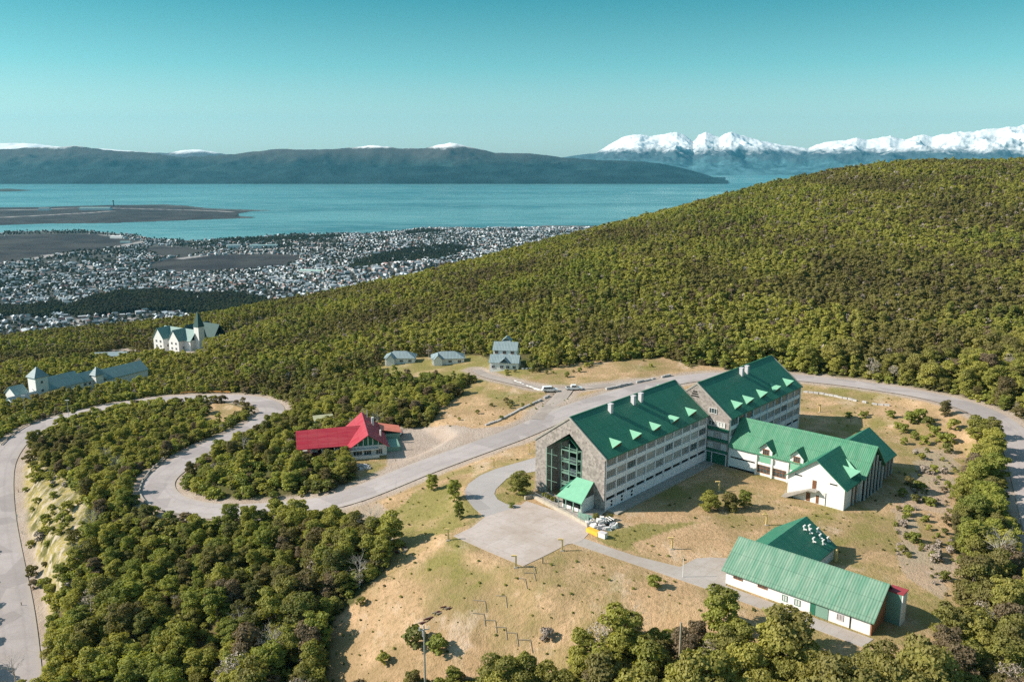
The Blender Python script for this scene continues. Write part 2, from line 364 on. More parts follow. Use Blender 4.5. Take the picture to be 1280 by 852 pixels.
# final terrain is sampled on a fan-shaped sheet; heights for objects come from the same function
# ------------------------------------------------------------------ ground zones (patches of ground cover, as outlines on the ground)
MEADOW = [(395,642),(440,628),(520,604),(600,568),(700,526),(760,503),(850,474),(1000,471),(1100,485),(1190,504),(1236,528),(1240,560),(1215,600),(1200,640),(1190,680),(1212,720),
 (1200,770),(1165,850),(1130,872),(1060,864),(1000,838),(965,838),(935,860),(905,812),(850,800),(780,808),(700,842),(600,846),(540,856),(470,866),(440,885),(405,865),(413,800),(418,770),(452,742),
 (484,705),(486,680),(455,665),(428,652)]
MID_FIELD = [(536,532),(552,510),(575,492),(592,476),(603,468),(625,471),(680,485),(702,492),(692,510),(640,533),(600,545),(560,540)]
LOT = [(482,541),(492,533),(520,535),(560,531),(600,535),(640,532),(600,552),(540,578),(500,598),(478,612),(470,606),(480,590),(486,560)]
BACK_STRIP = [(636,474),(660,464),(700,458),(740,452),(790,449),(830,447),(862,456),(905,459),(900,468),(850,480),(760,502),(715,512),(690,505),(680,484)]
COTTAGE_LAWN = [(462,462),(478,450),(500,447),(600,444),(616,452),(655,462),(650,470),(600,470),(575,476),(540,472),(480,472)]
GUEST_LAWN = [(600,470),(600,452),(612,446),(650,452),(662,466),(650,474)]
BANK = [(17,575),(36,566),(66,590),(96,610),(112,640),(92,690),(84,720),(60,790),(48,800),(36,730),(24,650)]
HAIRPIN = [(250,504),(280,503),(302,508),(298,521),(268,533),(250,530),(262,516)]
RED_YARD = [(436,560),(500,540),(492,575),(480,600),(455,600),(440,592),(434,578)]
DARK_FIELDS = [[(186,331),(212,322),(262,318),(340,316.5),(374,319),(378,325),(345,334),(290,339),(225,341),(190,338)],
 [(0,292),(60,290),(118,290),(150,295),(176,298),(182,302),(150,307),(120,310),(96,312),(60,320),(20,327),(-60,330),(-60,292)],
 [(178,309),(200,305),(235,307),(258,313),(232,321),(200,319)]]
TOWN_WOOD = [[(118,372),(150,366),(205,365),(252,371),(290,369),(330,376),(345,384),(300,392),(240,391),(190,388),(150,392),(110,396),(70,390),(95,380)],
 [(-40,381),(30,384),(70,378),(84,384),(60,396),(0,394),(-40,400)],[(436,334),(470,318),(520,309),(560,305),(588,309),(570,319),(520,331),(450,341)],
 [(505,287),(530,284),(560,286),(540,289.5),(508,291)],[(262,297),(420,291.5),(440,293.5),(300,300.5)]]
PEAT = AIRPORT
STREETS_PX = [[(20,327),(60,319),(110,312),(60,318)],[(149,306),(163,302),(184,298),(176,294.6),(131,290.8)],[(228,322),(270,316),(330,315),(380,316),(397,326)],[(300,313),(360,308),(420,309),(440,318)],
 [(30,400),(60,402),(80,406),(96,402),(112,394)],[(160,398),(190,400),(225,398),(245,396)],[(232,357),(262,345),(275,340)],
 [(60,350),(140,345),(230,340),(330,336)],[(0,370),(90,360),(190,355),(260,352),(330,348)],[(100,330),(150,342),(215,357),(240,365)],[(20,335),(80,350),(110,365)],
 [(380,300),(430,304),(500,296),(560,292),(640,289)],[(340,345),(400,335),(450,338),(480,330)],[(280,366),(330,352),(390,344),(420,330),(470,312)],[(0,262),(120,259.5),(230,260.5),(290,263)],[(0,270.5),(60,268),(140,263)]]
# ---- the ground sheet: a fan from below the camera to beyond the town
_az = np.linspace(-R(62), R(62), 760); _rr = np.exp(np.linspace(math.log(48), math.log(7200), 900))
_A, _RR = np.meshgrid(_az, _rr); GX = _RR * np.sin(_A); GY = _RR * np.cos(_A)
GZ = height(GX.ravel(), GY.ravel()).reshape(GX.shape)
_lr0, _dlr = math.log(_rr[0]), math.log(_rr[1] / _rr[0])
def gz(x, y):
    """height of the finished ground sheet"""
    x = np.asarray(x, float); y = np.asarray(y, float); i = np.clip((np.log(np.maximum(np.hypot(x, y), 48)) - _lr0) / _dlr, 0, 898.999)
    j = np.clip((np.arctan2(x, y) - _az[0]) / (_az[1] - _az[0]), 0, 758.999); a = i.astype(int); b = j.astype(int); f = i - a; g = j - b
    return (GZ[a, b] * (1 - g) + GZ[a, b + 1] * g) * (1 - f) + (GZ[a + 1, b] * (1 - g) + GZ[a + 1, b + 1] * g) * f
def gcast(px, py): return cast(px, py, gz)
_V = np.stack([GX, GY, GZ], -1).reshape(-1, 3); _PX = proj(_V); _px, _py = _PX[:, 0], _PX[:, 1]
_near = _V[:, 1] < 1150; _far = ~_near
_Ps = proj(np.stack([_V[:, 0], _V[:, 1], np.full(len(_V), SEA + 12)], -1)); _sx, _sy = _Ps[:, 0], _Ps[:, 1]
_wob = (fbm(_V[:, 0] / 5, _V[:, 1] / 5, 3) - .5) * 12
def zone(poly, m, px=None, py=None, wob=1.0):
    px = _px if px is None else px; py = _py if py is None else py
    return (inpoly(px + _wob * wob, py + _wob * wob * .5, poly) & m).astype(np.float32)
meadow = np.maximum.reduce([zone(p, _near) for p in (MEADOW, MID_FIELD, BACK_STRIP, COTTAGE_LAWN, GUEST_LAWN, HAIRPIN, RED_YARD)])
green = np.maximum.reduce([zone(p, _near) for p in (COTTAGE_LAWN, GUEST_LAWN, [(470,660),(520,612),(560,604),(590,625),(600,650),(560,665),(535,668),(500,665)], [(606,632),(618,600),(640,592),(668,600),(660,625),(632,634)],
   [(742,672),(757,664),(800,655),(880,650),(830,664),(790,680),(800,692),(760,681)])])
gravel = np.maximum.reduce([zone(LOT, _near, wob=.5), zone([(120,450),(128,441),(160,434),(168,440),(150,452)], _near), zone([(484,690),(486,680),(455,665),(425,650),(395,645),(480,610),(470,625),(500,650),(494,672)], _near) * .6,
   zone([(1195,560),(1190,640),(1150,640),(1140,680),(1200,700),(1180,750),(1130,720),(1120,640),(1150,560)], _near, wob=2) * .5])
bank = zone(BANK, _near)
for _ln, _w in ((ROAD, ROAD_HW), (TRACK, TRACK_HW), (BRANCH, BRANCH_HW), (CASTLE_ROAD, 3.)):
    lo = _ln[:, :2].min(0) - 12; hi = _ln[:, :2].max(0) + 12
    m = (_V[:, 0] > lo[0]) & (_V[:, 0] < hi[0]) & (_V[:, 1] > lo[1]) & (_V[:, 1] < hi[1])
    d, _ = seg_dist(_V[m, 0], _V[m, 1], _ln[::2]); gravel[m] = np.maximum(gravel[m], (1 - smooth(_w + 1.8, _w + 4.2, d + _wob[m] * .18)) * .95)
town = smooth(1000, 1250, _V[:, 1]).astype(np.float32)
field = np.maximum.reduce([zone(p, _far, _sx, _sy, .02) for p in DARK_FIELDS] + [zone(AIRPORT, _V[:, 1] > 3900, _sx, _sy, 0)])
wood = np.maximum.reduce([zone(p, _far, _sx, _sy, .03) for p in TOWN_WOOD])
street = np.zeros(len(_V), np.float32)
for s in STREETS_PX:
    L = unz(*np.array(s, float).T, SEA + 12)[:, :2]; d, _ = seg_dist(_V[_far, 0], _V[_far, 1], L); wd = 11 + 6 * (s[0][1] < 330)
    street[_far] = np.maximum(street[_far], 1 - smooth(wd, wd + 8, d))
_sh = seg_dist(_V[_far, 0], _V[_far, 1], unz(*np.array(MAINLAND[:20], float).T, SEA)[:, :2])[0]; street[_far] = np.maximum(street[_far], (1 - smooth(14, 30, _sh)) * .7)
one = np.ones_like(town)
Z1 = np.stack([meadow, green, gravel, one], -1); Z2 = np.stack([town, field, wood, one], -1); Z3 = np.stack([bank, street, one * 0, one], -1)
def ground_material():
    m, n, b = node_mat('ground_cover', 0.95, 0.08)
    def att(nm):
        a = N(n, 'ShaderNodeAttribute', attribute_name=nm); s = N(n, 'ShaderNodeSeparateColor'); n.links.new(a.outputs['Color'], s.inputs[0]); return s.outputs
    z1, z2, z3 = att('zone1'), att('zone2'), att('zone3')
    big = noise(n, .022, 5, .6, 'World'); mid = noise(n, .12, 5, .62, 'World'); fine = noise(n, 1.1, 4, .65, 'World'); grain = noise(n, 4.5, 2, .6, 'World')
    streak = noise(n, .5, 4, .6, 'World', stretch=(1.0, .22, 1), rot=.75)
    floor = mixc(n, ramp(n, mid, .4, .62), (.075, .085, .026), (.12, .095, .045)); floor = mixc(n, ramp(n, fine, .5, .75), floor, (.15, .14, .055))
    tan = mixc(n, ramp(n, mid, .36, .62), (.56, .375, .225), (.42, .28, .155))
    tan = mixc(n, math_(n, 'MULTIPLY', ramp(n, streak, .52, .72), .55), tan, (.50, .38, .23))
    tan = mixc(n, math_(n, 'MULTIPLY', ramp(n, fine, .50, .68), .62), tan, (.20, .155, .07))
    tan = mixc(n, math_(n, 'MULTIPLY', ramp(n, grain, .5, .8), .45), tan, (.14, .11, .05))
    tan = mixc(n, math_(n, 'MULTIPLY', ramp(n, noise(n, .045, 6, .68, 'World'), .47, .58), .75), tan, (.29, .205, .105)); tan = mixc(n, math_(n, 'MULTIPLY', ramp(n, noise(n, .09, 6, .7, 'World', stretch=(1, .6, 1), rot=.4), .56, .66), .7), tan, (.60, .46, .34))
    gp = math_(n, 'MULTIPLY', ramp(n, big, .44, .58), ramp(n, mid, .36, .58)); gp = math_(n, 'MAXIMUM', gp, math_(n, 'MULTIPLY', z1[1], ramp(n, mid, .2, .5)), True)
    grn = mixc(n, ramp(n, fine, .35, .65), (.145, .155, .035), (.26, .235, .075))
    mead = mixc(n, math_(n, 'MULTIPLY', gp, .8), tan, grn)
    c = mixc(n, z1[0], floor, mead)
    bk = mixc(n, ramp(n, fine, .42, .60), (.30, .245, .05), (.40, .33, .22)); bk = mixc(n, ramp(n, mid, .46, .60), bk, (.12, .115, .04)); bk = mixc(n, ramp(n, streak, .5, .62), bk, (.46, .39, .30)); c = mixc(n, z3[0], c, bk)
    gr = mixc(n, ramp(n, mid, .35, .65), (.42, .33, .27), (.50, .42, .36)); gr = mixc(n, math_(n, 'MULTIPLY', ramp(n, grain, .4, .7), .5), gr, (.20, .165, .13)); c = mixc(n, z1[2], c, gr)
    tn = mixc(n, ramp(n, noise(n, .012, 6, .7, 'World'), .42, .6), (.065, .072, .07), (.135, .135, .135)); tn = mixc(n, ramp(n, noise(n, .05, 3, .6, 'World'), .5, .62), tn, (.05, .055, .04))
    c = mixc(n, z2[0], c, tn)
    fd = mixc(n, ramp(n, noise(n, .006, 5, .6, 'World'), .4, .62), (.034, .034, .038), (.066, .064, .062)); c = mixc(n, z2[1], c, fd)
    c = mixc(n, z2[2], c, mixc(n, ramp(n, noise(n, .04, 4, .7, 'World'), .4, .6), (.014, .022, .015), (.04, .045, .03)))
    c = mixc(n, math_(n, 'MULTIPLY', z3[1], .8), c, (.42, .39, .38))
    n.links.new(c, b.inputs['Base Color']); bump(n, b, math_(n, 'ADD', fine, math_(n, 'MULTIPLY', grain, .4)), .7, .5)
    return m
_ni, _nj = GX.shape; _id = np.arange(_ni * _nj).reshape(_ni, _nj)
_q = np.stack([_id[:-1, :-1], _id[:-1, 1:], _id[1:, 1:], _id[1:, :-1]], -1).reshape(-1, 4)[:, ::-1]
_under = (GZ[:-1, :-1] < SEA - 3) & (GZ[1:, 1:] < SEA - 3); _q = _q[~_under.ravel()]
ground = tag(link('ground', np_mesh('ground', _V, _q, [ground_material()], attrs={'zone1': ('FLOAT_COLOR', Z1), 'zone2': ('FLOAT_COLOR', Z2), 'zone3': ('FLOAT_COLOR', Z3)}, smoothf=True)), kind='structure')
# the rest of the hillside behind and below the camera
_b = MB().mat(plain('rough_hillside', (.09, .075, .04), .95, .3, .05)); _b.poly([(-4000, -3000, -45), (4000, -3000, -45), (46, 22, -48), (-46, 22, -48)])
_b.poly([(-4000, -3000, -45), (-46, 22, -48), (-6400, 3300, -290)]); _b.poly([(4000, -3000, -45), (6400, 3300, -60), (46, 22, -48)]); tag(_b.build('hillside'), kind='structure')
# ------------------------------------------------------------------ roads
def asphalt(name, a, b_, dusty=(.42, .37, .33)):
    m, n, b = node_mat(name, .9, .15)
    c = mixc(n, ramp(n, noise(n, .12, 5, .65, 'World'), .35, .65), a, b_); c = mixc(n, math_(n, 'MULTIPLY', ramp(n, noise(n, .5, 4, .6, 'World'), .5, .7), .6), c, dusty)
    c = mixc(n, math_(n, 'MULTIPLY', ramp(n, noise(n, 3, 3, .7, 'World'), .5, .8), .4), c, [x * .6 for x in a])
    at = N(n, 'ShaderNodeAttribute', attribute_name='across'); w = math_(n, 'ABSOLUTE', at.outputs['Fac'])
    edge = ramp(n, math_(n, 'ADD', w, math_(n, 'MULTIPLY', noise(n, .6, 3, .6, 'World'), .18)), .84, 1.06); c = mixc(n, edge, c, dusty)
    pt = N(n, 'ShaderNodeTexVoronoi', feature='F1'); pt.inputs['Scale'].default_value = .09; gp_ = N(n, 'ShaderNodeNewGeometry'); n.links.new(gp_.outputs['Position'], pt.inputs[0]); sc_ = N(n, 'ShaderNodeSeparateColor'); n.links.new(pt.outputs['Color'], sc_.inputs[0]); c = mixc(n, math_(n, 'MULTIPLY', math_(n, 'GREATER_THAN', sc_.outputs[0], .72), .30), c, [x * .55 for x in a])
    ck = N(n, 'ShaderNodeTexVoronoi', feature='DISTANCE_TO_EDGE'); ck.inputs['Scale'].default_value = .22; n.links.new(gp_.outputs['Position'], ck.inputs[0]); c = mixc(n, math_(n, 'MULTIPLY', math_(n, 'LESS_THAN', ck.outputs[0], .015), .18), c, [x * .5 for x in a])
    trk = ramp(n, math_(n, 'ABSOLUTE', math_(n, 'SUBTRACT', w, .45)), .12, .0); c = mixc(n, math_(n, 'MULTIPLY', trk, .25), c, [x * .7 for x in a])
    n.links.new(c, b.inputs['Base Color']); bump(n, b, noise(n, 3, 3, .7, 'World'), .3, .05); return m
def strip(name, line, hw_, mat, lift=.04, cols=7):
    L = line; t = np.gradient(L[:, :2], axis=0); t /= np.linalg.norm(t, axis=1)[:, None]; nrm = np.stack([t[:, 1], -t[:, 0]], -1)
    s = np.linspace(-1, 1, cols); V = L[:, None, :2] + nrm[:, None] * (s * hw_)[None, :, None]; z = L[:, 2][:, None] + lift - .06 * s[None] ** 2
    z = np.repeat(z, 1, 0) + 0 * V[..., 0]; V = np.concatenate([V, z[..., None]], -1); idx = np.arange(len(L) * cols).reshape(len(L), cols)
    q = np.stack([idx[:-1, :-1], idx[:-1, 1:], idx[1:, 1:], idx[1:, :-1]], -1).reshape(-1, 4)
    me = np_mesh(name, V.reshape(-1, 3), q, [mat], attrs={'across': ('FLOAT', np.tile(s, len(L)))}, smoothf=True)
    if me.polygons[0].normal.z < 0: me.flip_normals()
    return tag(link(name, me), kind='structure')
ASPH = asphalt('worn_asphalt', (.37, .33, .325), (.45, .405, .40)); DUST = asphalt('dusty_track', (.36, .31, .28), (.42, .36, .32))
strip('road', ROAD, ROAD_HW, ASPH); strip('track', TRACK, TRACK_HW, DUST, .07); strip('side_road', BRANCH, BRANCH_HW, DUST, .10); strip('lane', CASTLE_ROAD, 3.0, DUST, .05)
# paved forecourt, drive and walk: flat slabs on the levelled ground
def slab_mat(name, a, b_, joint=4.0):
    m, n, b = node_mat(name, .9, .15); t = N(n, 'ShaderNodeNewGeometry'); mp = N(n, 'ShaderNodeMapping'); mp.inputs['Rotation'].default_value = (0, 0, -HRZ); n.links.new(t.outputs['Position'], mp.inputs[0])
    br = N(n, 'ShaderNodeTexBrick'); br.offset = 0; br.inputs['Scale'].default_value = 1 / joint; br.inputs['Mortar Size'].default_value = .012; br.inputs['Brick Width'].default_value = 1; br.inputs['Row Height'].default_value = 1
    n.links.new(mp.outputs[0], br.inputs['Vector']); br.inputs['Color1'].default_value = (*a, 1); br.inputs['Color2'].default_value = (*b_, 1); br.inputs['Mortar'].default_value = (a[0] * .78, a[1] * .78, a[2] * .74, 1)
    c = mixc(n, math_(n, 'MULTIPLY', ramp(n, noise(n, .10, 5, .65, 'World'), .4, .65), .6), br.outputs[0], (.34, .27, .21)); c = mixc(n, math_(n, 'MULTIPLY', ramp(n, noise(n, .9, 4, .65, 'World'), .5, .75), .4), c, (.26, .22, .18))
    n.links.new(c, b.inputs['Base Color']); bump(n, b, noise(n, 4, 2, .6, 'World'), .2, .03); return m
def flat(name, P, z, mat):
    b = MB().mat(mat); b.extr([(p[0], p[1], z) for p in P], (0, 0, -.25)); return tag(b.build(name), kind='structure')
CONC = slab_mat('forecourt_paving', (.50, .43, .40), (.515, .445, .41)); CONC2 = slab_mat('walk_paving', (.40, .365, .34), (.44, .40, .375), 2.5)
flat('forecourt', PLAZA, .060, CONC); flat('drive', DRIVE, .052, asphalt('pale_drive', (.37, .345, .34), (.42, .39, .38))); flat('walkway', WALK, .056, CONC2)
# ------------------------------------------------------------------ water
def water():
    m, n, b = node_mat('channel_water', .22, .5); b.inputs['Base Color'].default_value = (.03, .26, .27, 1)
    s1 = noise(n, .00050, 6, .62, 'World', stretch=(1, 2.6, 1)); s2 = noise(n, .004, 4, .6, 'World', stretch=(1, 3, 1))
    c = mixc(n, ramp(n, s1, .38, .64), (.035, .145, .165), (.13, .30, .30)); c = mixc(n, math_(n, 'MULTIPLY', ramp(n, s2, .48, .66), .6), c, (.22, .38, .38))  # pale streaks of sheen are mixed into the water colour
    n.links.new(c, b.inputs['Base Color']); n.links.new(math_(n, 'ADD', math_(n, 'MULTIPLY', ramp(n, s1, .35, .62), -.14), .34), b.inputs['Roughness'])
    bump(n, b, noise(n, .05, 4, .65, 'World', stretch=(1, 1.6, 1)), .5, 4.0); return m
_b = MB().mat(water()); _b.poly([(-45000, 700, SEA), (60000, 700, SEA), (60000, 52000, SEA), (-45000, 52000, SEA)]); tag(_b.build('sea'), kind='structure')
def isle(cx0, cx1, y, h, name='island', depth=220):
    a = unz(cx0, y, SEA); c = unz(cx1, y, SEA); n_ = 46; m_ = 12; V = []
    for j in range(m_):
        for i in range(n_):
            u = i / (n_ - 1); v = j / (m_ - 1); P = a * (1 - u) + c * u; prof = min(1, 4.5 * min(u, 1 - u)) * math.sin(math.pi * v) ** .6
            z = SEA - 2 + (h + 2) * prof * (.55 + .9 * float(fbm(np.array(u * 6 + cx0), np.array(v * 2.), 3)))
            V.append((P[0], P[1] + (v - .5) * depth * (0.6 + .4 * math.sin(math.pi * u)), z))
    idx = np.arange(n_ * m_).reshape(m_, n_); q = np.stack([idx[:-1, :-1], idx[:-1, 1:], idx[1:, 1:], idx[1:, :-1]], -1).reshape(-1, 4)
    return tag(link(name, np_mesh(name, np.array(V), q, [plain('island_heath', (.05, .06, .045), .95, .3, .01)], smoothf=True)), kind='structure')
isle(-60, 38, 238.5, 20, depth=500); isle(376, 428, 223.5, 60, depth=900); isle(520, 556, 225.3, 26, depth=400); isle(618, 668, 226, 22, depth=400); isle(668, 712, 227.5, 14, depth=300); isle(836, 882, 224.5, 26, depth=500); isle(222, 246, 223.6, 22, depth=400)
# ------------------------------------------------------------------ mountains
def range_mesh(name, prof, D, depth, mat, seed, rough_, x0, x1, cols=520, rows=70, peak=.5, front=.55, jag=.0):
    px = np.linspace(x0, x1, cols); pr = np.array(prof, float); sk = np.interp(px, pr[:, 0], pr[:, 1])
    t = np.linspace(0, 1, rows); PX_, T = np.meshgrid(px, t); dist = D + depth * (T - peak)
    X = (PX_ - 640) / F_PX / CP * dist; r = ray(PX_, np.interp(PX_, px, sk)); top = CAM_H + r[..., 2] / r[..., 1] * D; top = top - SEA
    shp = np.where(T < peak, (T / peak) ** front, ((1 - T) / (1 - peak)) ** .8)
    k = fbm((X + seed * 977) / 900, (dist + seed * 311) / 900, 5, .55); rid = 1 - np.abs(2 * fbm((X + seed * 501) / 1500, (dist - seed * 77) / 1500, 5, .55) - 1) * 1.0
    env = np.sin(np.pi * np.clip(T / peak, 0, 2) / 2) ; det = (1 - np.exp(-((T - peak) / .10) ** 2))
    z = top * shp * (1 - rough_ * det * (1 - rid) * 1.6 - rough_ * .5 * det * (k - .3)) + top * .035 * (fbm(X / 260, dist / 260, 4, .6) - .5) * np.clip(shp * 3, 0, 1) + top * jag * (1 - 2.4 * np.abs(fbm(X / 420 + seed, dist / 420, 4, .6) - .5)) * np.clip(shp * 2, 0, 1) - top * jag * .6
    z = np.where((T == 0) | (T == 1), -12, z); V = np.stack([X, dist, z + SEA], -1).reshape(-1, 3)
    idx = np.arange(cols * rows).reshape(rows, cols); q = np.stack([idx[:-1, :-1], idx[:-1, 1:], idx[1:, 1:], idx[1:, :-1]], -1).reshape(-1, 4)
    return tag(link(name, np_mesh(name, V, q, [mat], smoothf=False)), kind='structure')
def mountain_mat(name, snow0, snow1, low=(.012, .026, .026), rock=(.07, .065, .06)):
    m, n, b = node_mat(name, .9, .1); g = N(n, 'ShaderNodeNewGeometry'); sp = N(n, 'ShaderNodeSeparateXYZ'); n.links.new(g.outputs['Position'], sp.inputs[0])
    sn = N(n, 'ShaderNodeSeparateXYZ'); n.links.new(g.outputs['Normal'], sn.inputs[0])
    nz = noise(n, .0022, 6, .65, 'World'); c = mixc(n, ramp(n, nz, .42, .58), low, [x * 1.9 for x in low])
    h = math_(n, 'ADD', sp.outputs[2], math_(n, 'MULTIPLY', math_(n, 'SUBTRACT', noise(n, .0030, 6, .7, 'World'), .5), (snow1 - snow0) * 2.4 + 90))
    c = mixc(n, ramp(n, h, snow0 - 260, snow0 - 60), c, rock)
    sf = math_(n, 'MULTIPLY', ramp(n, h, snow0, snow1), ramp(n, math_(n, 'ADD', sn.outputs[2], math_(n, 'MULTIPLY', noise(n, .006, 5, .7, 'World'), .5)), .78, .98))
    c = mixc(n, sf, c, (.86, .87, .88)); n.links.new(c, b.inputs['Base Color']); return m
NEAR_R = [(-500,186),(0,188),(40,186),(65,184.5),(125,182.5),(150,186),(165,188.5),(215,191.5),(250,196.5),(280,194),(310,192.5),(350,187),(425,186.5),(450,184.5),(475,182),(495,184),(510,186),(535,186),
 (550,182),(567,178.5),(580,181),(590,183.5),(620,191),(640,191.5),(670,192.5),(700,197),(740,200),(790,201.5),(815,204),(840,209),(868,217),(882,221.5),(905,226),(1700,240)]
BACK_R = [(-500,200),(640,204),(690,199),(705,196.5),(722,193.5),(740,191.5),(752,184),(760,179),(770,173),(780,168),(792,168),(803,171),(815,170),(828,167),(836,166),(846,171),(856,177),(862,169),(870,166),(880,170),(887,172),(893,167),(901,164.5),(910,168),
 (922,173),(940,177),(962,182),(978,184),(993,186),(1004,181),(1020,177),(1036,176),(1050,172.5),(1062,176),(1078,173),(1090,170.5),(1100,174),(1108,175),(1118,171),(1127,169),(1140,172),(1155,168),(1168,165.5),(1185,166),(1200,162),(1216,161.5),
 (1230,158),(1240,159),(1255,155),(1266,157),(1280,152),(1310,156),(1380,150),(1460,160),(1700,170)]
LEFT_R = [(-500,184),(-100,182),(0,183),(15,182),(28,179.5),(45,179),(62,179),(80,181),(110,185),(150,186),(200,190),(228,191.5),(243,188.5),(258,187),(272,187.5),(286,190.5),(310,195),(360,198),(400,204),(500,212),(700,225)]
range_mesh('mountains', NEAR_R, 14800, 3600, mountain_mat('forested_range', 245, 290), 1, .55, -500, 905, 760, 80, jag=.05)
FOOT_R = [(-300,222),(0,214),(60,211),(120,213),(170,208),(230,211),(300,215),(360,209),(420,205),(470,210),(540,207),(600,212),(660,209),(720,213),(780,211),(830,216),(880,221.8),(900,226)]
range_mesh('foothills', FOOT_R, 12900, 1500, mountain_mat('foothill_forest', 2000, 2100, (.010, .024, .026), (.03, .04, .04)), 5, .5, -300, 900, 500, 40, jag=.12)
range_mesh('snowy_mountains', BACK_R, 23500, 9000, mountain_mat('snow_range', 210, 400, (.045, .10, .115), (.06, .085, .10)), 2, .55, 600, 1700, 1300, 130, .55, .75, jag=.075)
range_mesh('far_mountains', LEFT_R, 21500, 4000, mountain_mat('left_snow_range', 190, 260, (.03, .05, .045), (.09, .09, .1)), 3, .3, -500, 700, 420, 60, .5, .6, jag=.06)
# ------------------------------------------------------------------ haze
def haze():
    b = MB(); b.box(-30000, 34000, -3600, 36000, SEA - 40, 1750); o = b.build('haze'); m = bpy.data.materials.new('haze_air'); m.use_nodes = True; n = m.node_tree; n.nodes.clear()
    v = N(n, 'ShaderNodeVolumePrincipled'); v.inputs['Color'].default_value = (.17, .70, 1.0, 1); v.inputs['Density'].default_value = 1.8e-5; v.inputs['Anisotropy'].default_value = .1
    o_ = N(n, 'ShaderNodeOutputMaterial'); n.links.new(v.outputs[0], o_.inputs['Volume']); o.data.materials.append(m); m.cycles.homogeneous_volume = True; tag(o, kind='stuff')
haze()
# ------------------------------------------------------------------ trees
def foliage(name, cols, twig=False):
    m = bpy.data.materials.new(name); m.use_nodes = True; n = m.node_tree; b = n.nodes['Principled BSDF']; b.inputs['Roughness'].default_value = .65; b.inputs['Specular IOR Level'].default_value = .25
    oi = N(n, 'ShaderNodeObjectInfo'); rnd = oi.outputs['Random']
    big = noise(n, .011, 4, .62, 'World', stretch=(1, .8, 3)); mid = noise(n, .06, 3, .6, 'World'); fine = noise(n, 1.3, 2, .6, 'World')
    f = math_(n, 'ADD', math_(n, 'MULTIPLY', math_(n, 'SUBTRACT', rnd, .5), .22), math_(n, 'ADD', math_(n, 'MULTIPLY', big, .62), math_(n, 'MULTIPLY', mid, .38)))
    c = mixc(n, ramp(n, f, .34, .46), cols[0], cols[1]); c = mixc(n, ramp(n, f, .46, .60), c, cols[2])
    c = mixc(n, math_(n, 'GREATER_THAN', math_(n, 'FRACT', math_(n, 'MULTIPLY', rnd, 37.0)), .93), c, cols[3])
    brn = noise(n, .0075, 5, .66, 'World', stretch=(1, 1, 3)); c = mixc(n, math_(n, 'MULTIPLY', ramp(n, brn, .50, .60), .62), c, cols[4])
    c = mixc(n, ramp(n, fine, .35, .75), c, mixc(n, 1.0, c, (1.36, 1.33, 1.28), 'MULTIPLY'))
    n.links.new(c, b.inputs['Base Color'])
    if not twig:
        tr = N(n, 'ShaderNodeBsdfTranslucent'); ms = N(n, 'ShaderNodeMixShader'); ms.inputs[0].default_value = .36; cc = mixc(n, 1.0, c, (1.25, 1.2, .5), 'MULTIPLY')
        n.links.new(cc, tr.inputs[0]); n.links.new(b.outputs[0], ms.inputs[1]); n.links.new(tr.outputs[0], ms.inputs[2]); n.links.new(ms.outputs[0], n.nodes['Material Output'].inputs[0])
    return m
LEAF = foliage('beech_leaves', [(.155, .125, .058), (.25, .255, .058), (.36, .345, .082), (.20, .155, .10), (.15, .12, .06)])
LEAF_DARK = foliage('dark_leaves', [(.13, .13, .045), (.20, .225, .05), (.31, .325, .07), (.16, .145, .06), (.14, .12, .05)])
TWIG = foliage('bare_twigs', [(.27, .22, .18), (.34, .28, .23), (.38, .33, .28), (.24, .20, .16), (.30, .25, .20)], True)
BARK = plain('tree_bark', (.24, .20, .165), .9, .3, 1.2); SNAG = plain('bleached_wood', (.50, .46, .42), .85, .25, 1.5)
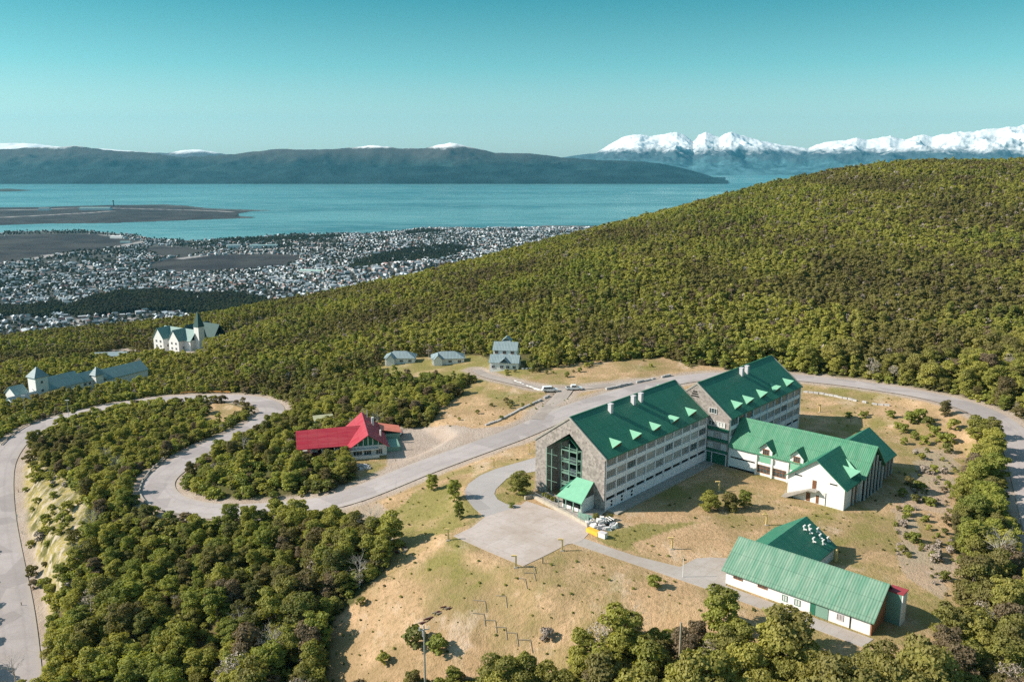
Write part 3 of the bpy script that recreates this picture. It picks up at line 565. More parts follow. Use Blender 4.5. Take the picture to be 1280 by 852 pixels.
def crown_mesh(name, seed, mat, Hc=8.0, Rc=3.6, lobes=9, per=330, leaf=.34, base=.24, flat_=1.0, sparse=0.0):
    rs = np.random.RandomState(seed); V = []; 
    cen = [(0, 0, Hc * .72, Rc * .52)]
    for k in range(lobes):
        a = 2.4 * k + rs.rand() * .9; h = base + (.92 - base) * (k + .6 * rs.rand()) / lobes; w = Rc * (.70 * math.sqrt(max(.08, 1 - ((h - .42) / .62) ** 2))) * (.72 + .5 * rs.rand())
        cen.append((w * math.cos(a) * .8, w * math.sin(a) * .8, Hc * h, Rc * (.22 + .20 * rs.rand())))
    cen = np.array(cen); P = []; D = []
    for cx, cy, cz, r in cen:
        nn = int(per * (r / (Rc * .4)) ** 2); d = rs.normal(size=(nn, 3)); d /= np.linalg.norm(d, axis=1)[:, None]; d[:, 2] = np.where(d[:, 2] < -.45, -d[:, 2], d[:, 2])
        lump = .62 + .70 * fbm(d[:, 0] * 2.4 + seed + cx, d[:, 1] * 2.4 + d[:, 2] * 2 + cy, 3); rr = r * lump * (1 - .38 * rs.rand(nn) ** 2.2) * (1 + .30 * rs.rand(nn) ** 6)
        P.append(np.array([cx, cy, cz]) + d * rr[:, None] * np.array([1.12, 1.12, .60 * flat_])); D.append(d)
    P = np.concatenate(P); D = np.concatenate(D); keep = rs.rand(len(P)) > sparse; lay = np.sin(P[:, 2] * 5.2 + fbm(P[:, 0], P[:, 1], 2) * 5); keep &= (lay > -.55) | (rs.rand(len(P)) < .35)
    ctr = cen[:, :3]; rad = cen[:, 3]
    inside = (((P[:, None] - ctr[None]) ** 2).sum(-1) < (rad[None] * .62) ** 2).any(1); keep &= ~inside
    P = P[keep]; D = D[keep]; n = len(P)
    nrm = D + rs.normal(size=(n, 3)) * .55 + [0, 0, .25]; nrm /= np.linalg.norm(nrm, axis=1)[:, None]
    t = np.cross(nrm, rs.normal(size=(n, 3))); t /= np.linalg.norm(t, axis=1)[:, None]; bt = np.cross(nrm, t)
    s = leaf * (.55 + .9 * rs.rand(n))[:, None]; s2 = s * (.6 + .5 * rs.rand(n))[:, None]
    Q = np.stack([P - t * s - bt * s2 * .5, P + t * s * .3 - bt * s2, P + t * s + bt * s2 * .6, P - t * s * .4 + bt * s2], 1) + nrm[:, None] * (rs.rand(n, 4, 1) - .5) * leaf * .5
    return np_mesh(name, Q.reshape(-1, 3), np.arange(n * 4).reshape(-1, 4), [mat])
def trunk_mesh(name, seed, mat, Hc=8.0, Rc=3.4, r=.20, limbs=8, depth=2, top=.78):
    rs = np.random.RandomState(seed); b = MB().mat(mat); b.tube((0, 0, -1.2), (0, 0, .1 * Hc), r * 1.35, r, 6)
    p = Vector((0, 0, .1 * Hc)); pts = [p]
    for k in range(4):
        q = Vector((rs.normal() * .16, rs.normal() * .16, Hc * (.1 + (top - .1) * (k + 1) / 4))); b.tube(p, q, r * (1 - k * .2), r * (1 - (k + 1) * .2), 5); p = q; pts.append(p)
    def branch(p, d, L, rr, dep):
        q = p + d * L; b.tube(p, q, rr, rr * .55, 4)
        if dep > 0:
            for j in range(3):
                e = (d + Vector(rs.normal(size=3) * .55) + Vector((0, 0, .15))).normalized(); branch(p + d * L * (.45 + .27 * j), e, L * .6, rr * .5, dep - 1)
    for k in range(limbs):
        f = .28 + .6 * k / limbs; i = min(3, int(f * 4)); base_ = pts[i].lerp(pts[i + 1], f * 4 - i); a = 2.4 * k + rs.rand(); el = .55 + .5 * rs.rand()
        branch(base_, Vector((math.cos(a) * math.cos(el), math.sin(a) * math.cos(el), math.sin(el))), Rc * (.72 - .3 * f), r * .45 * (1.1 - f), depth)
    return b.mesh(name)
NEARP = []
for k in range(6):
    Hc = 8.4 + (k % 3) * .5; Rc = 3.3 + (k % 2) * .5
    NEARP.append((crown_mesh('crown', 11 + k, LEAF if k < 4 else LEAF_DARK, Hc, Rc * 1.05, 17 + k % 3, 820, .165, .14), trunk_mesh('trunk', 40 + k, BARK, Hc, Rc)))
NEARP.append((crown_mesh('crown', 31, TWIG, 7.6, 3.0, 11, 170, .11, .3, 1.0, .45), trunk_mesh('trunk', 51, SNAG, 7.6, 3.4, .18, 11, 2)))
SNAGP = (trunk_mesh('trunk', 61, SNAG, 8.5, 4.2, .2, 12, 3, .95), trunk_mesh('trunk', 62, SNAG, 7.0, 3.6, .18, 10, 3, .95))
FARP = [(crown_mesh('crown', 71 + k, LEAF if k < 4 else LEAF_DARK, 7.2 + .7 * (k % 3), 2.2 + .5 * (k % 2), 10, 120, .30, .08), trunk_mesh('trunk', 81 + k, SNAG if k % 2 else BARK, 6.6, 2.6, .13, 4, 0)) for k in range(6)]
FARP.append((crown_mesh('crown', 91, TWIG, 6.0, 2.3, 6, 60, .22, .3, 1.0, .2), trunk_mesh('trunk', 92, SNAG, 6.2, 2.6, .14, 7, 1)))
SHRUB = [crown_mesh('foliage', 101 + k, (LEAF, LEAF_DARK, TWIG)[k % 3] if k < 3 else (LEAF, LEAF_DARK)[k % 2], 1.7, 1.15, 6, 130, .14, .12, 1.05) for k in range(5)]
def scatter(name, pos, rot, scl, idx, protos, label=None, cat=None, group=None):
    """one object: geometry-nodes instances of whole trees (or houses) on stored points"""
    me = np_mesh(name, pos, np.zeros((0, 4), int), [], attrs={'rz': ('FLOAT', rot), 'sc': ('FLOAT_VECTOR', scl), 'ix': ('INT', idx)})
    o = link(name, me); g = bpy.data.node_groups.new(name, 'GeometryNodeTree'); g.interface.new_socket('Geometry', in_out='INPUT', socket_type='NodeSocketGeometry'); g.interface.new_socket('Geometry', in_out='OUTPUT', socket_type='NodeSocketGeometry')
    L = g.links; gi = g.nodes.new('NodeGroupInput'); go = g.nodes.new('NodeGroupOutput'); insts = g.nodes.new('GeometryNodeJoinGeometry')
    for parts in reversed(protos):
        j = g.nodes.new('GeometryNodeJoinGeometry')
        for ob in parts:
            oi = g.nodes.new('GeometryNodeObjectInfo'); oi.inputs['Object'].default_value = ob; oi.inputs['As Instance'].default_value = False; L.new(oi.outputs['Geometry'], j.inputs[0])
        ti = g.nodes.new('GeometryNodeGeometryToInstance'); L.new(j.outputs[0], ti.inputs[0]); L.new(ti.outputs[0], insts.inputs[0])
    iop = g.nodes.new('GeometryNodeInstanceOnPoints'); L.new(gi.outputs[0], iop.inputs['Points']); L.new(insts.outputs[0], iop.inputs['Instance']); iop.inputs['Pick Instance'].default_value = True
    def na(nm, ty):
        a = g.nodes.new('GeometryNodeInputNamedAttribute'); a.data_type = ty; a.inputs[0].default_value = nm; return [s for s in a.outputs if s.enabled][0]
    L.new(na('ix', 'INT'), iop.inputs['Instance Index']); cb = g.nodes.new('ShaderNodeCombineXYZ'); L.new(na('rz', 'FLOAT'), cb.inputs[2]); L.new(cb.outputs[0], iop.inputs['Rotation']); L.new(na('sc', 'FLOAT_VECTOR'), iop.inputs['Scale'])
    L.new(iop.outputs[0], go.inputs[0]); md = o.modifiers.new('scatter', 'NODES'); md.node_group = g
    return tag(o, label, cat, group, 'stuff')
# clear ground where nothing grows: outlines on the ground
CLEAR = [([(198,446),(200,436),(240,432),(262,436),(264,446),(240,450)],0), (MEADOW, 0), (MID_FIELD, 0), (LOT, 0), (BACK_STRIP, 0), (COTTAGE_LAWN, 0), (GUEST_LAWN, 0), (HAIRPIN, 0), (RED_YARD, 0), (BANK, 0),
 ([(120,452),(126,441),(158,432),(172,436),(166,446),(150,456)],0)]
NOWOOD = [[(-30,440),(200,440),(200,540),(-30,560)]]
rs = np.random.RandomState(5)
def grid_points(x0, x1, y0, y1, step):
    xs, ys = np.meshgrid(np.arange(x0, x1, step), np.arange(y0, y1, step * .9)); xs = xs + (np.arange(xs.shape[0]) % 2)[:, None] * step / 2
    return xs.ravel() + rs.uniform(-.38, .38, xs.size) * step, ys.ravel() + rs.uniform(-.38, .38, xs.size) * step
BUILD_RECTS = [((-218, -160), (476, 545))]
def tree_field():
    out = []
    for (y0, y1, step, sz) in ((70, 330, 3.9, .82), (330, 560, 3.15, .66), (560, 1500, 3.1, .64)):
        x, y = grid_points(-.9 * y1 - 30, .9 * y1 + 30, y0, y1, step); m = np.abs(x) < .86 * y + 30; x, y = x[m], y[m]
        z = gz(x, y); p = proj(np.stack([x, y, z + 3], -1)); g = proj(np.stack([x, y, z], -1))
        m = (p[:, 0] > -240) & (p[:, 0] < 1580) & (p[:, 1] < 1040); yr = np.interp(x / y, RIDGE_AZ, RIDGE_Y); m &= (y < yr + 150) & (z < 120)
        px, py = g[:, 0], g[:, 1]; w = (fbm(x / 7, y / 7, 3) - .5) * 16
        for poly, _ in CLEAR: m &= ~inpoly(px + w, py + w * .4, poly)
        for ln, hw_ in ((ROAD, ROAD_HW + 3.0), (TRACK, TRACK_HW + 2.5), (BRANCH, BRANCH_HW + 2.5), (CASTLE_ROAD, 5)):
            d, _ = seg_dist(x, y, ln[::3]); m &= d > hw_
        d, _ = seg_dist(x, y, np.vstack([SIGHT]) ) if False else (x * 0 + 99, 0)
        for (cx, cy, u, hx, hy) in KEEP_OUT:
            c, s = math.cos(u), math.sin(u); dx = x - cx; dy = y - cy; a = dx * c + dy * s; b_ = -dx * s + dy * c; m &= ~((np.abs(a) < hx) & (np.abs(b_) < hy))
        gaps = fbm(x / 16 + 50, y / 16, 3); m &= (gaps > .22) | (y > 330)
        x, y, z = x[m], y[m], z[m]; s = sz * (.45 + .85 * rs.rand(len(x)) ** 1.1) * (.80 + .45 * fbm(x / 30, y / 30 + 9, 2)); s = np.where((y > 205) & (y < 345) & (x < 12), s * .62, s); s = np.where((y < 172) & (x > -8) & (x < 62), s * 1.2, s); s = np.where((y < 205) & (x < -8), s * .86, s); s = np.where((y < 205) & (x > 62), s * .88, s); _q2 = proj(np.stack([x, y, z], -1)); s = np.where((y < 205) & (_q2[:, 0] < 330) & (_q2[:, 1] < 760), s * .8, s)
        out.append(np.stack([x, y, z - .1, s], -1))
    return np.vstack(out)
# footprints trees keep clear of: centre, angle, half sizes
KEEP_OUT = [(CO[0] + 8, CO[1] + 22, 0.0, 32, 34), (CO[0] + 4, CO[1] - 16, 0, 24, 15), (KO[0] + 9, KO[1] + 15, R(60), 44, 9), (KO[0] + 6, KO[1] - 4, R(60), 20, 8), (-48, 248, R(15), 19, 12), (-46, 349, 0, 13, 8), (-26, 348, 0, 14, 8), (-3, 344, 0, 14, 14), (-67, 262, 0, 6, 4)]
T = tree_field(); TP = proj(T[:, :3] + [0, 0, 4]); 
KIND = np.zeros(len(T), int); kk = fbm(T[:, 0] / 45 + 300, T[:, 1] / 45 + 100, 3) + (rs.rand(len(T)) - .5) * .35
KIND = np.where(kk < .33, 1, 0); KIND = np.where(rs.rand(len(T)) < np.where(T[:, 1] > 620, .14, .07), 2, KIND)
infr = (TP[:, 0] > -5) & (TP[:, 0] < 1285) & (TP[:, 1] < 862) & (TP[:, 1] > 0)
order = np.argsort(np.where(infr, TP[:, 2] / T[:, 3], 1e9)); first = order[:265]; rest = np.setdiff1d(np.arange(len(T)), first)
ROT = rs.rand(len(T)) * 6.283
def region(px, py):
    if py < 560 and px > 1100: return 'beside the right-hand bend of the road'
    if px > 1120: return 'on the slope right of the long green-roofed outbuilding'
    if px > 690: return 'in the wood in front of the long green-roofed outbuilding'
    if px > 500: return 'at the foot of the log steps below the meadow'
    if px > 300: return 'in the wood along the left edge of the dry meadow'
    return 'in the wood above the wide road at lower left'
LOOK = ['leafy yellow-green beech tree ', 'dense dark green tree ', 'grey-twigged half bare tree ']
near_proto = {}
def make_tree(kind, var, x, y, z, s, rot, label, group, crown_name='crown'):
    key = (kind, var)
    if key not in near_proto:
        cm, tm = NEARP[var]; r = empty('beech_tree' if kind != 2 else 'bare_tree'); c = link('crown', cm, r); t = link('trunk', tm, r); near_proto[key] = r
    else: r = copy_tree(near_proto[key])
    r.location = (x, y, z); r.rotation_euler = (0, 0, rot); r.scale = (s, s, s * (.92 + .16 * random.random())); tag(r, label, 'tree', group); return r
random.seed(3)
for i in first:
    kd = KIND[i]; var = 6 if kd == 2 else (random.choice((4, 5)) if kd == 1 else random.randrange(4)); reg = region(TP[i, 0], TP[i, 1])
    make_tree(kd, var, T[i, 0], T[i, 1], T[i, 2], T[i, 3], ROT[i], LOOK[kd] + reg, LOOK[kd].strip() + 's ' + reg)
# the rest of the woods: instances of whole trees
def far_sets(sel, name, label):
    k = KIND[sel]; ix = np.where(k == 2, 6, np.where(k == 1, 4 + rs.randint(0, 2, len(sel)), rs.randint(0, 4, len(sel)))); s = T[sel, 3]
    S = np.stack([s * (.95 + .15 * rs.rand(len(s))), s * (.95 + .15 * rs.rand(len(s))), s * (.88 + .34 * rs.rand(len(s)))], -1); return ix, S
near_rest = rest[T[rest, 1] < 300]; far_rest = rest[T[rest, 1] >= 300]
# far prototypes are real trees standing at the first places of the far wood
far_obj = []
for k, (cm, tm) in enumerate(FARP):
    i = far_rest[np.argmin(np.abs(TP[far_rest, 0] - (150 + 160 * k)) + np.abs(TP[far_rest, 1] - 440))]; r = empty('beech_tree' if k < 6 else 'bare_tree', tuple(T[i, :3]))
    tag(r, ('grey-twigged half bare tree' if k == 6 else 'dark green tree' if k > 3 else 'yellow-green beech tree') + ' at the foot of the wooded hill beyond the road', 'tree', ('half bare trees' if k == 6 else 'dark green trees' if k > 3 else 'yellow-green beeches') + ' at the foot of the wooded hill'); far_obj.append([link('crown', cm, r), link('trunk', tm, r)]); far_rest = far_rest[far_rest != i]
near_obj = [[c for c in near_proto[k].children] for k in sorted(near_proto, key=lambda q: q[1])] ; near_var = sorted(q[1] for q in near_proto)
ix, S = far_sets(near_rest, '', ''); remap = {v: j for j, v in enumerate(near_var)}; ix = np.array([remap.get(v, 0) for v in ix], int)
scatter('woods', T[near_rest, :3], ROT[near_rest], S, ix, near_obj)
ix, S = far_sets(far_rest, '', ''); scatter('forest', T[far_rest, :3], ROT[far_rest], S, ix, far_obj)
print('trees', len(T), 'near rest', len(near_rest), 'far', len(far_rest))
# bare bleached snags and lone trees, at marked spots
def spot(px, py): return gcast(px, py)[0]
snag0 = None
def put_snag(px, py, s, label, v=0):
    P = spot(px, py); r = empty('dead_tree', tuple(P), random.random() * 6, label, 'dead tree', 'bleached dead trees in the woods'); r.scale = (s, s, s); t = link('trunk', SNAGP[v], r); return r
for a in ((345,836,1.05,'tall bleached dead tree in the dark wood left of the meadow',0),(388,800,.8,'smaller bleached dead tree near the meadow edge at lower left',1),(790,806,.9,'bleached dead tree in front of the wooden pole near the outbuilding',0),(20,858,1.1,'bare grey branches rising beside the lower left road end',1),(300,792,.8,'bleached dead tree deep in the lower left wood',1)): put_snag(*a)
def lone(px, py, s, var, label, sz=None):
    P = spot(px, py); r = make_tree(0, var, P[0], P[1], P[2] - .1, s, random.random() * 6, label, None); r.scale = (s * (sz or 1), s * (sz or 1), s)
lone(540,612,.52,4,'small round dark tree on the grass between the road and the forecourt',1.0)
lone(568,626,.62,5,'slender dark tree at the left of the curving drive',.8); lone(574,648,.52,4,'slender dark tree just above the forecourt corner',.75)
lone(649,618,.70,4,'bushy tree on the grass island inside the curved drive',1.35)
lone(887,637,.52,1,'pale rounded tree in front of the shaded hotel yard, left of a pair',1.3); lone(912,637,.50,2,'left tree of the touching pair before the hotel yard',1.25); lone(930,634,.52,4,'right darker tree of the touching pair before the hotel yard',1.1)
lone(745,655,.30,5,'small thin tree beside the white rubble at the hotel corner',.9); lone(899,790,1.05,4,'tall dark tree at the left end of the long outbuilding'); lone(974,826,1.12,0,'big leafy tree in front of the long outbuilding doors',1.15)
lone(1222,552,.9,0,'bright tree inside the right-hand road bend',1.1); lone(1240,548,.7,1,'smaller bright tree at the inside of the right-hand bend'); lone(1181,520,.6,4,'dark small tree right of the scrubby yard')
# ---- shrubs
def shrub(px, py, s, v, label, group=None, h=1.0):
    P = spot(px, py); o = link('shrub', SHRUB[v]); o.location = (P[0], P[1], P[2] - .05); o.rotation_euler = (0, 0, random.random() * 6); o.scale = (s, s, s * h); return tag(o, label, 'shrub', group)
for a in ((817,733,1.5,1,'round dark bush by the walkway above the front wood'),(452,756,1.1,0,'small bush at the lower left edge of the meadow'),(424,763,1.3,1,'bush left of the meadow at the wood edge'),(640,634,.8,1,'low bush beside the grass island tree'),
 (683,798,1.3,2,'brown bush at the bottom of the log steps'),(762,650,.9,1,'weedy tuft on the grass right of the rubble heap'),(520,808,2.3,1,'dark bush beside the lamp-topped pole'),(548,816,2.0,1,'dark bush right of the lamp-topped pole'),(480,829,1.3,4,'lone bush low on the dry slope')): shrub(*a)
for (px, py, s) in ((1060,522,1.2),(1078,522,1.3),(1083,519,.9),(1113,522,1.5),(1122,535,1.2),(1130,540,1.6),(1138,528,2.2),(1148,527,2.4),(1160,532,1.8),(1155,555,1.5),(1185,565,1.6),(1130,555,1.2),(1143,548,1.3),(1168,545,1.8),(1176,552,1.6),(1187,553,1.7),(1192,537,2.0)): shrub(px, py, s, random.choice((1, 1, 4, 3)), 'round green bush scattered on the dry ground above the hall', 'bushes above the hall on the right')
for k in range(115):
    while True:
        px = 1112 + 95 * rs.rand(); py = 560 + 190 * rs.rand()
        if inpoly(np.array([px]), np.array([py]), [(1125,560),(1190,560),(1212,600),(1190,650),(1205,715),(1180,760),(1150,700),(1105,690),(1120,640)])[0]: break
    shrub(px, py, .35 + 1.0 * rs.rand() ** 2.5, random.choice((1, 2, 2, 4, 3)), 'low scrubby bush on the bare slope right of the outbuilding', 'scrub bushes on the bare slope')
for k in range(26):
    px, py = random.choice(((700, 460), (740, 459), (800, 455), (850, 458), (660, 470), (690, 470), (600, 520), (640, 505)));  shrub(px + random.uniform(-28, 28), py + random.uniform(-5, 5), random.uniform(.5, 1.3), random.choice((1, 3, 4)), 'small bush on the dry strip behind the main road', 'bushes behind the road')
for k in range(16):
    shrub(random.uniform(40, 95), random.uniform(580, 740), random.uniform(.8, 1.9), random.choice((1, 2, 3, 4)), 'bush on the yellow bank beside the left road', 'bushes on the yellow bank')

random.seed(21); _sg = 0
for i in near_rest[::max(1, len(near_rest) // 60)]:
    if T[i, 1] > 270 or not (5 < TP[i, 0] < 1275 and 500 < TP[i, 1] < 850): continue
    r = empty('dead_tree', (T[i, 0] + 1.5, T[i, 1] - 1.5, T[i, 2]), random.random() * 6, 'bleached leafless tree standing up among the leafy ones of the woods', 'dead tree', 'bleached leafless trees standing in the woods'); sc_ = .72 + .45 * random.random(); r.scale = (sc_, sc_, sc_ * 1.1); link('trunk', SNAGP[_sg % 2], r); _sg += 1
# undergrowth filling the gaps between the trunks
ux, uy = grid_points(-260, 260, 80, 360, 3.3); um = np.abs(ux) < .66 * uy + 8; ux, uy = ux[um], uy[um]; uz = gz(ux, uy); ug = proj(np.stack([ux, uy, uz], -1)); um = (ug[:, 0] > -60) & (ug[:, 0] < 1340) & (ug[:, 1] < 960)
uw = (fbm(ux / 5, uy / 5, 3) - .5) * 10
for poly, _ in CLEAR: um &= ~inpoly(ug[:, 0] + uw, ug[:, 1] + uw * .4, poly)
um |= inpoly(ug[:, 0], ug[:, 1], BANK) & (fbm(ux / 6, uy / 6, 3) > .50) & (rs.rand(len(ux)) < .6)
for ln, hw_ in ((ROAD, ROAD_HW + 2.2), (TRACK, TRACK_HW + 2), (BRANCH, BRANCH_HW + 2), (CASTLE_ROAD, 5)): um &= seg_dist(ux, uy, ln[::3])[0] > hw_
for (cx, cy, u, hx, hy) in KEEP_OUT:
    c_, s_ = math.cos(u), math.sin(u); dx = ux - cx; dy = uy - cy; um &= ~((np.abs(dx * c_ + dy * s_) < hx - 2) & (np.abs(-dx * s_ + dy * c_) < hy - 2))
ux, uy, uz = ux[um], uy[um], uz[um]; sh_obj = [o for o in bpy.data.objects if o.name.startswith('shrub')]; sh_by = []
for me_ in SHRUB[:2] + SHRUB[3:]: sh_by.append([next(o for o in sh_obj if o.data == me_)])
us = .9 + 1.3 * rs.rand(len(ux)); scatter('undergrowth', np.stack([ux, uy, uz - .1], -1), rs.rand(len(ux)) * 6.28, np.stack([us, us, us * .95], -1), rs.randint(0, 4, len(ux)), sh_by)
# tussocks and low weeds dotted over the dry meadow
mx_, my_ = grid_points(-110, 190, 120, 290, 2.6); mz = gz(mx_, my_); mg = proj(np.stack([mx_, my_, mz], -1)); mm = inpoly(mg[:, 0], mg[:, 1], MEADOW) | inpoly(mg[:, 0], mg[:, 1], MID_FIELD) | inpoly(mg[:, 0], mg[:, 1], BACK_STRIP)
ml = hl(np.stack([mx_, my_], -1)); mm &= ~((ml[:, 0] > -14) & (ml[:, 0] < 98) & (ml[:, 1] > -44) & (ml[:, 1] < 24) & ~((ml[:, 1] < -8) & (ml[:, 0] < 36))); mm &= ~((ml[:, 0] > -17) & (ml[:, 0] < 15) & (ml[:, 1] < -30) & (ml[:, 1] > -72))
for P_ in (PLAZA, DRIVE, WALK): mm &= ~inpoly(mx_, my_, P_[:, :2]) & (seg_dist(mx_, my_, P_[:, :2])[0] > 1.2)
mm &= seg_dist(mx_, my_, ROAD[::3])[0] > 8; mm &= rs.rand(len(mx_)) < np.where(fbm(mx_ / 14 + 70, my_ / 14, 3) > .50, .5, .12)
ms_ = .14 + .26 * rs.rand(mm.sum()) ** 2; scatter('tussocks', np.stack([mx_, my_, mz - .02], -1)[mm], rs.rand(mm.sum()) * 6.28, np.stack([ms_, ms_, ms_ * .7], -1), rs.randint(0, 4, mm.sum()), sh_by)
# ------------------------------------------------------------------ buildings: materials
WHITE = plain('white_render', (.80, .785, .76), .8, .07, .8); LILAC = plain('pale_facade_paint', (.87, .82, .85), .75, .07, .5); GREYW = plain('grey_trim', (.62, .59, .61), .7, .1)
GREEN0 = ribbed('green_roof_along_x', (.030, .185, .115), 0, fade=(.14, .30, .22)); GREEN1 = ribbed('green_roof_along_y', (.055, .225, .125), 1, fade=(.33, .44, .34)); MINT = ribbed('faded_mint_roof', (.11, .25, .17), 1, .5, .55, (.34, .42, .33), .6)
DORM = plain('dormer_green', (.20, .46, .31), .5, .1, 1); TRIMG = plain('green_trim', (.03, .16, .10), .6, .15); STEELG = plain('green_steel', (.20, .34, .27), .5, .1)
SLATE = ribbed('blue_grey_roof', (.23, .30, .32), 0, .6, .6, (.38, .44, .45), .4); TEAL = ribbed('teal_roof', (.20, .32, .32), 0, .6, .6, (.36, .46, .45), .4); RED = ribbed('red_roof', (.38, .020, .042), 0, .5, .55, (.62, .22, .2), .25)
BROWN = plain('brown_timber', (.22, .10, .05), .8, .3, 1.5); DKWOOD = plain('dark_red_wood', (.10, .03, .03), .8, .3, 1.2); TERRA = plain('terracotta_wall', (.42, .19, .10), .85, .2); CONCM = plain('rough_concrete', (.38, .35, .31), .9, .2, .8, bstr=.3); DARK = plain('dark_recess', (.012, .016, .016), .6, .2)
YEL = plain('yellow_paint', (.82, .60, .26), .6, .15, 2); GALV = plain('galvanised_metal', (.55, .55, .55), .45, .15, 2, .4, .5); WOODG = plain('weathered_wood', (.36, .30, .22), .9, .25, 2)
def shingle():
    m, n, b = node_mat('stone_shingle', .9, .15); tc = N(n, 'ShaderNodeTexCoord'); mp = N(n, 'ShaderNodeMapping'); mp.inputs['Rotation'].default_value = (R(90), 0, R(90)); n.links.new(tc.outputs['Object'], mp.inputs[0])
    v = N(n, 'ShaderNodeTexVoronoi'); v.inputs['Scale'].default_value = 1.9; n.links.new(tc.outputs['Object'], v.inputs[0])
    c = mixc(n, ramp(n, N_sep(n, v.outputs['Color']), 0.1, .9), (.235, .205, .185), (.40, .35, .32)); c = mixc(n, math_(n, 'MULTIPLY', ramp(n, noise(n, .25, 4), .4, .7), .5), c, (.34, .305, .285)); n.links.new(c, b.inputs['Base Color']); bump(n, b, v.outputs['Distance'], .5, .06); return m
def N_sep(n, col):
    s = N(n, 'ShaderNodeSeparateColor'); n.links.new(col, s.inputs[0]); return s.outputs[0]
SHING = shingle()
def glass(name, c, rough=.08):
    m, n, b = node_mat(name, rough, .6); f = ramp(n, noise(n, 1.3, 3), .4, .6); n.links.new(mixc(n, f, c, [x * 2.2 for x in c]), b.inputs['Base Color']); return m
GLASS = glass('window_glass', (.035, .05, .055)); CURT = plain('curtain_behind_glass', (.42, .39, .38), .35, .3, 2.5, .6); CURTD = plain('grey_curtain_behind_glass', (.26, .25, .25), .3, .3, 2.5, .6); CURTL = plain('light_curtain_behind_glass', (.54, .50, .48), .35, .25, 2.5, .6); CURTW = plain('pale_curtain', (.62, .62, .60), .4, .15, 2.5, .6); ORW = plain('orange_window_frame', (.45, .17, .06), .6, .2)
# ------------------------------------------------------------------ building helpers (all in the frame of the thing)
def gable_x(mb, x0, x1, y0, y1, h, hr, t=.28, ov=.4, og=.35, yr=None):
    """two roof slopes, ridge along x"""
    yr = (y0 + y1) / 2 if yr is None else yr; k0 = (hr - h) / (yr - y0); k1 = (hr - h) / (y1 - yr)
    mb.extr([(x0 - og, y0 - ov, h - k0 * ov), (x1 + og, y0 - ov, h - k0 * ov), (x1 + og, yr, hr), (x0 - og, yr, hr)], (0, 0, t)); mb.extr([(x0 - og, yr, hr), (x1 + og, yr, hr), (x1 + og, y1 + ov, h - k1 * ov), (x0 - og, y1 + ov, h - k1 * ov)], (0, 0, t))
def gable_y(mb, x0, x1, y0, y1, h, hr, t=.28, ov=.4, og=.35):
    xr = (x0 + x1) / 2; k = (hr - h) / (xr - x0)
    mb.extr([(x0 - ov, y0 - og, h - k * ov), (xr, y0 - og, hr), (xr, y1 + og, hr), (x0 - ov, y1 + og, h - k * ov)], (0, 0, t)); mb.extr([(xr, y0 - og, hr), (x1 + ov, y0 - og, h - k * ov), (x1 + ov, y1 + og, h - k * ov), (xr, y1 + og, hr)], (0, 0, t))
def hip(mb, x0, x1, y0, y1, h, hr, ov=.4, inset=None):
    x0 -= ov; x1 += ov; y0 -= ov; y1 += ov; i = min(x1 - x0, y1 - y0) / 2 if inset is None else inset
    if x1 - x0 >= y1 - y0: a, b = (x0 + i, (y0 + y1) / 2, hr), (x1 - i, (y0 + y1) / 2, hr)
    else: a, b = ((x0 + x1) / 2, y0 + i, hr), ((x0 + x1) / 2, y1 - i, hr)
    A, B, C_, D = (x0, y0, h), (x1, y0, h), (x1, y1, h), (x0, y1, h)
    if x1 - x0 >= y1 - y0: fs = [[A, B, b, a], [B, C_, b], [C_, D, a, b], [D, A, a]]
    else: fs = [[A, B, a], [B, C_, b, a], [C_, D, b], [D, A, a, b]]
    for f in fs: mb.poly(f)
    mb.poly([A, B, C_, D]); mb.box(x0, x1, y0, y1, h - .18, h - .02)
def pent_x(mb, x, y0, y1, h, hr, th, z0=0):
    """gable wall in a plane of constant x"""
    mb.extr([(x, y0, z0), (x, y1, z0), (x, y1, h), (x, (y0 + y1) / 2, hr), (x, y0, h)], (th, 0, 0))
def pent_y(mb, y, x0, x1, h, hr, th, z0=0):
    mb.extr([(x0, y, z0), (x1, y, z0), (x1, y, h), ((x0 + x1) / 2, y, hr), (x0, y, h)], (0, th, 0))
_winc = {}
def window(parent, pos, w, h, face, frame=None, pane=None, nm=2, d=.10, name='window', rz=0.0, label=None, bar=False):
    """framed window; face '-y','+y','-x','+x' is the side it looks to"""
    frame = frame or GREYW; pane = pane or CURT; key = (round(w, 2), round(h, 2), frame.name, pane.name, nm, d, bar)
    if key not in _winc:
        b = MB().mat(pane); b.box(-w / 2, w / 2, -.02, .0, 0, h); b.mat(frame); t = .09
        b.box(-w / 2, w / 2, -d, -.021, 0, t); b.box(-w / 2, w / 2, -d, -.021, h - t, h); b.box(-w / 2, -w / 2 + t, -d, -.021, t, h - t); b.box(w / 2 - t, w / 2, -d, -.021, t, h - t)
        for k in range(1, nm): x = -w / 2 + w * k / nm; b.box(x - .035, x + .035, -d + .02, -.021, t, h - t)
        if bar: b.box(-w / 2 + t, w / 2 - t, -d + .02, -.021, h * .62, h * .62 + .06)
        _winc[key] = b.mesh(name)
    o = link(name, _winc[key], parent, pos, {'-y': 0, '+x': math.pi / 2, '+y': math.pi, '-x': -math.pi / 2}[face] + rz); 
    if label: o['label'] = label
    return o
random.seed(11)
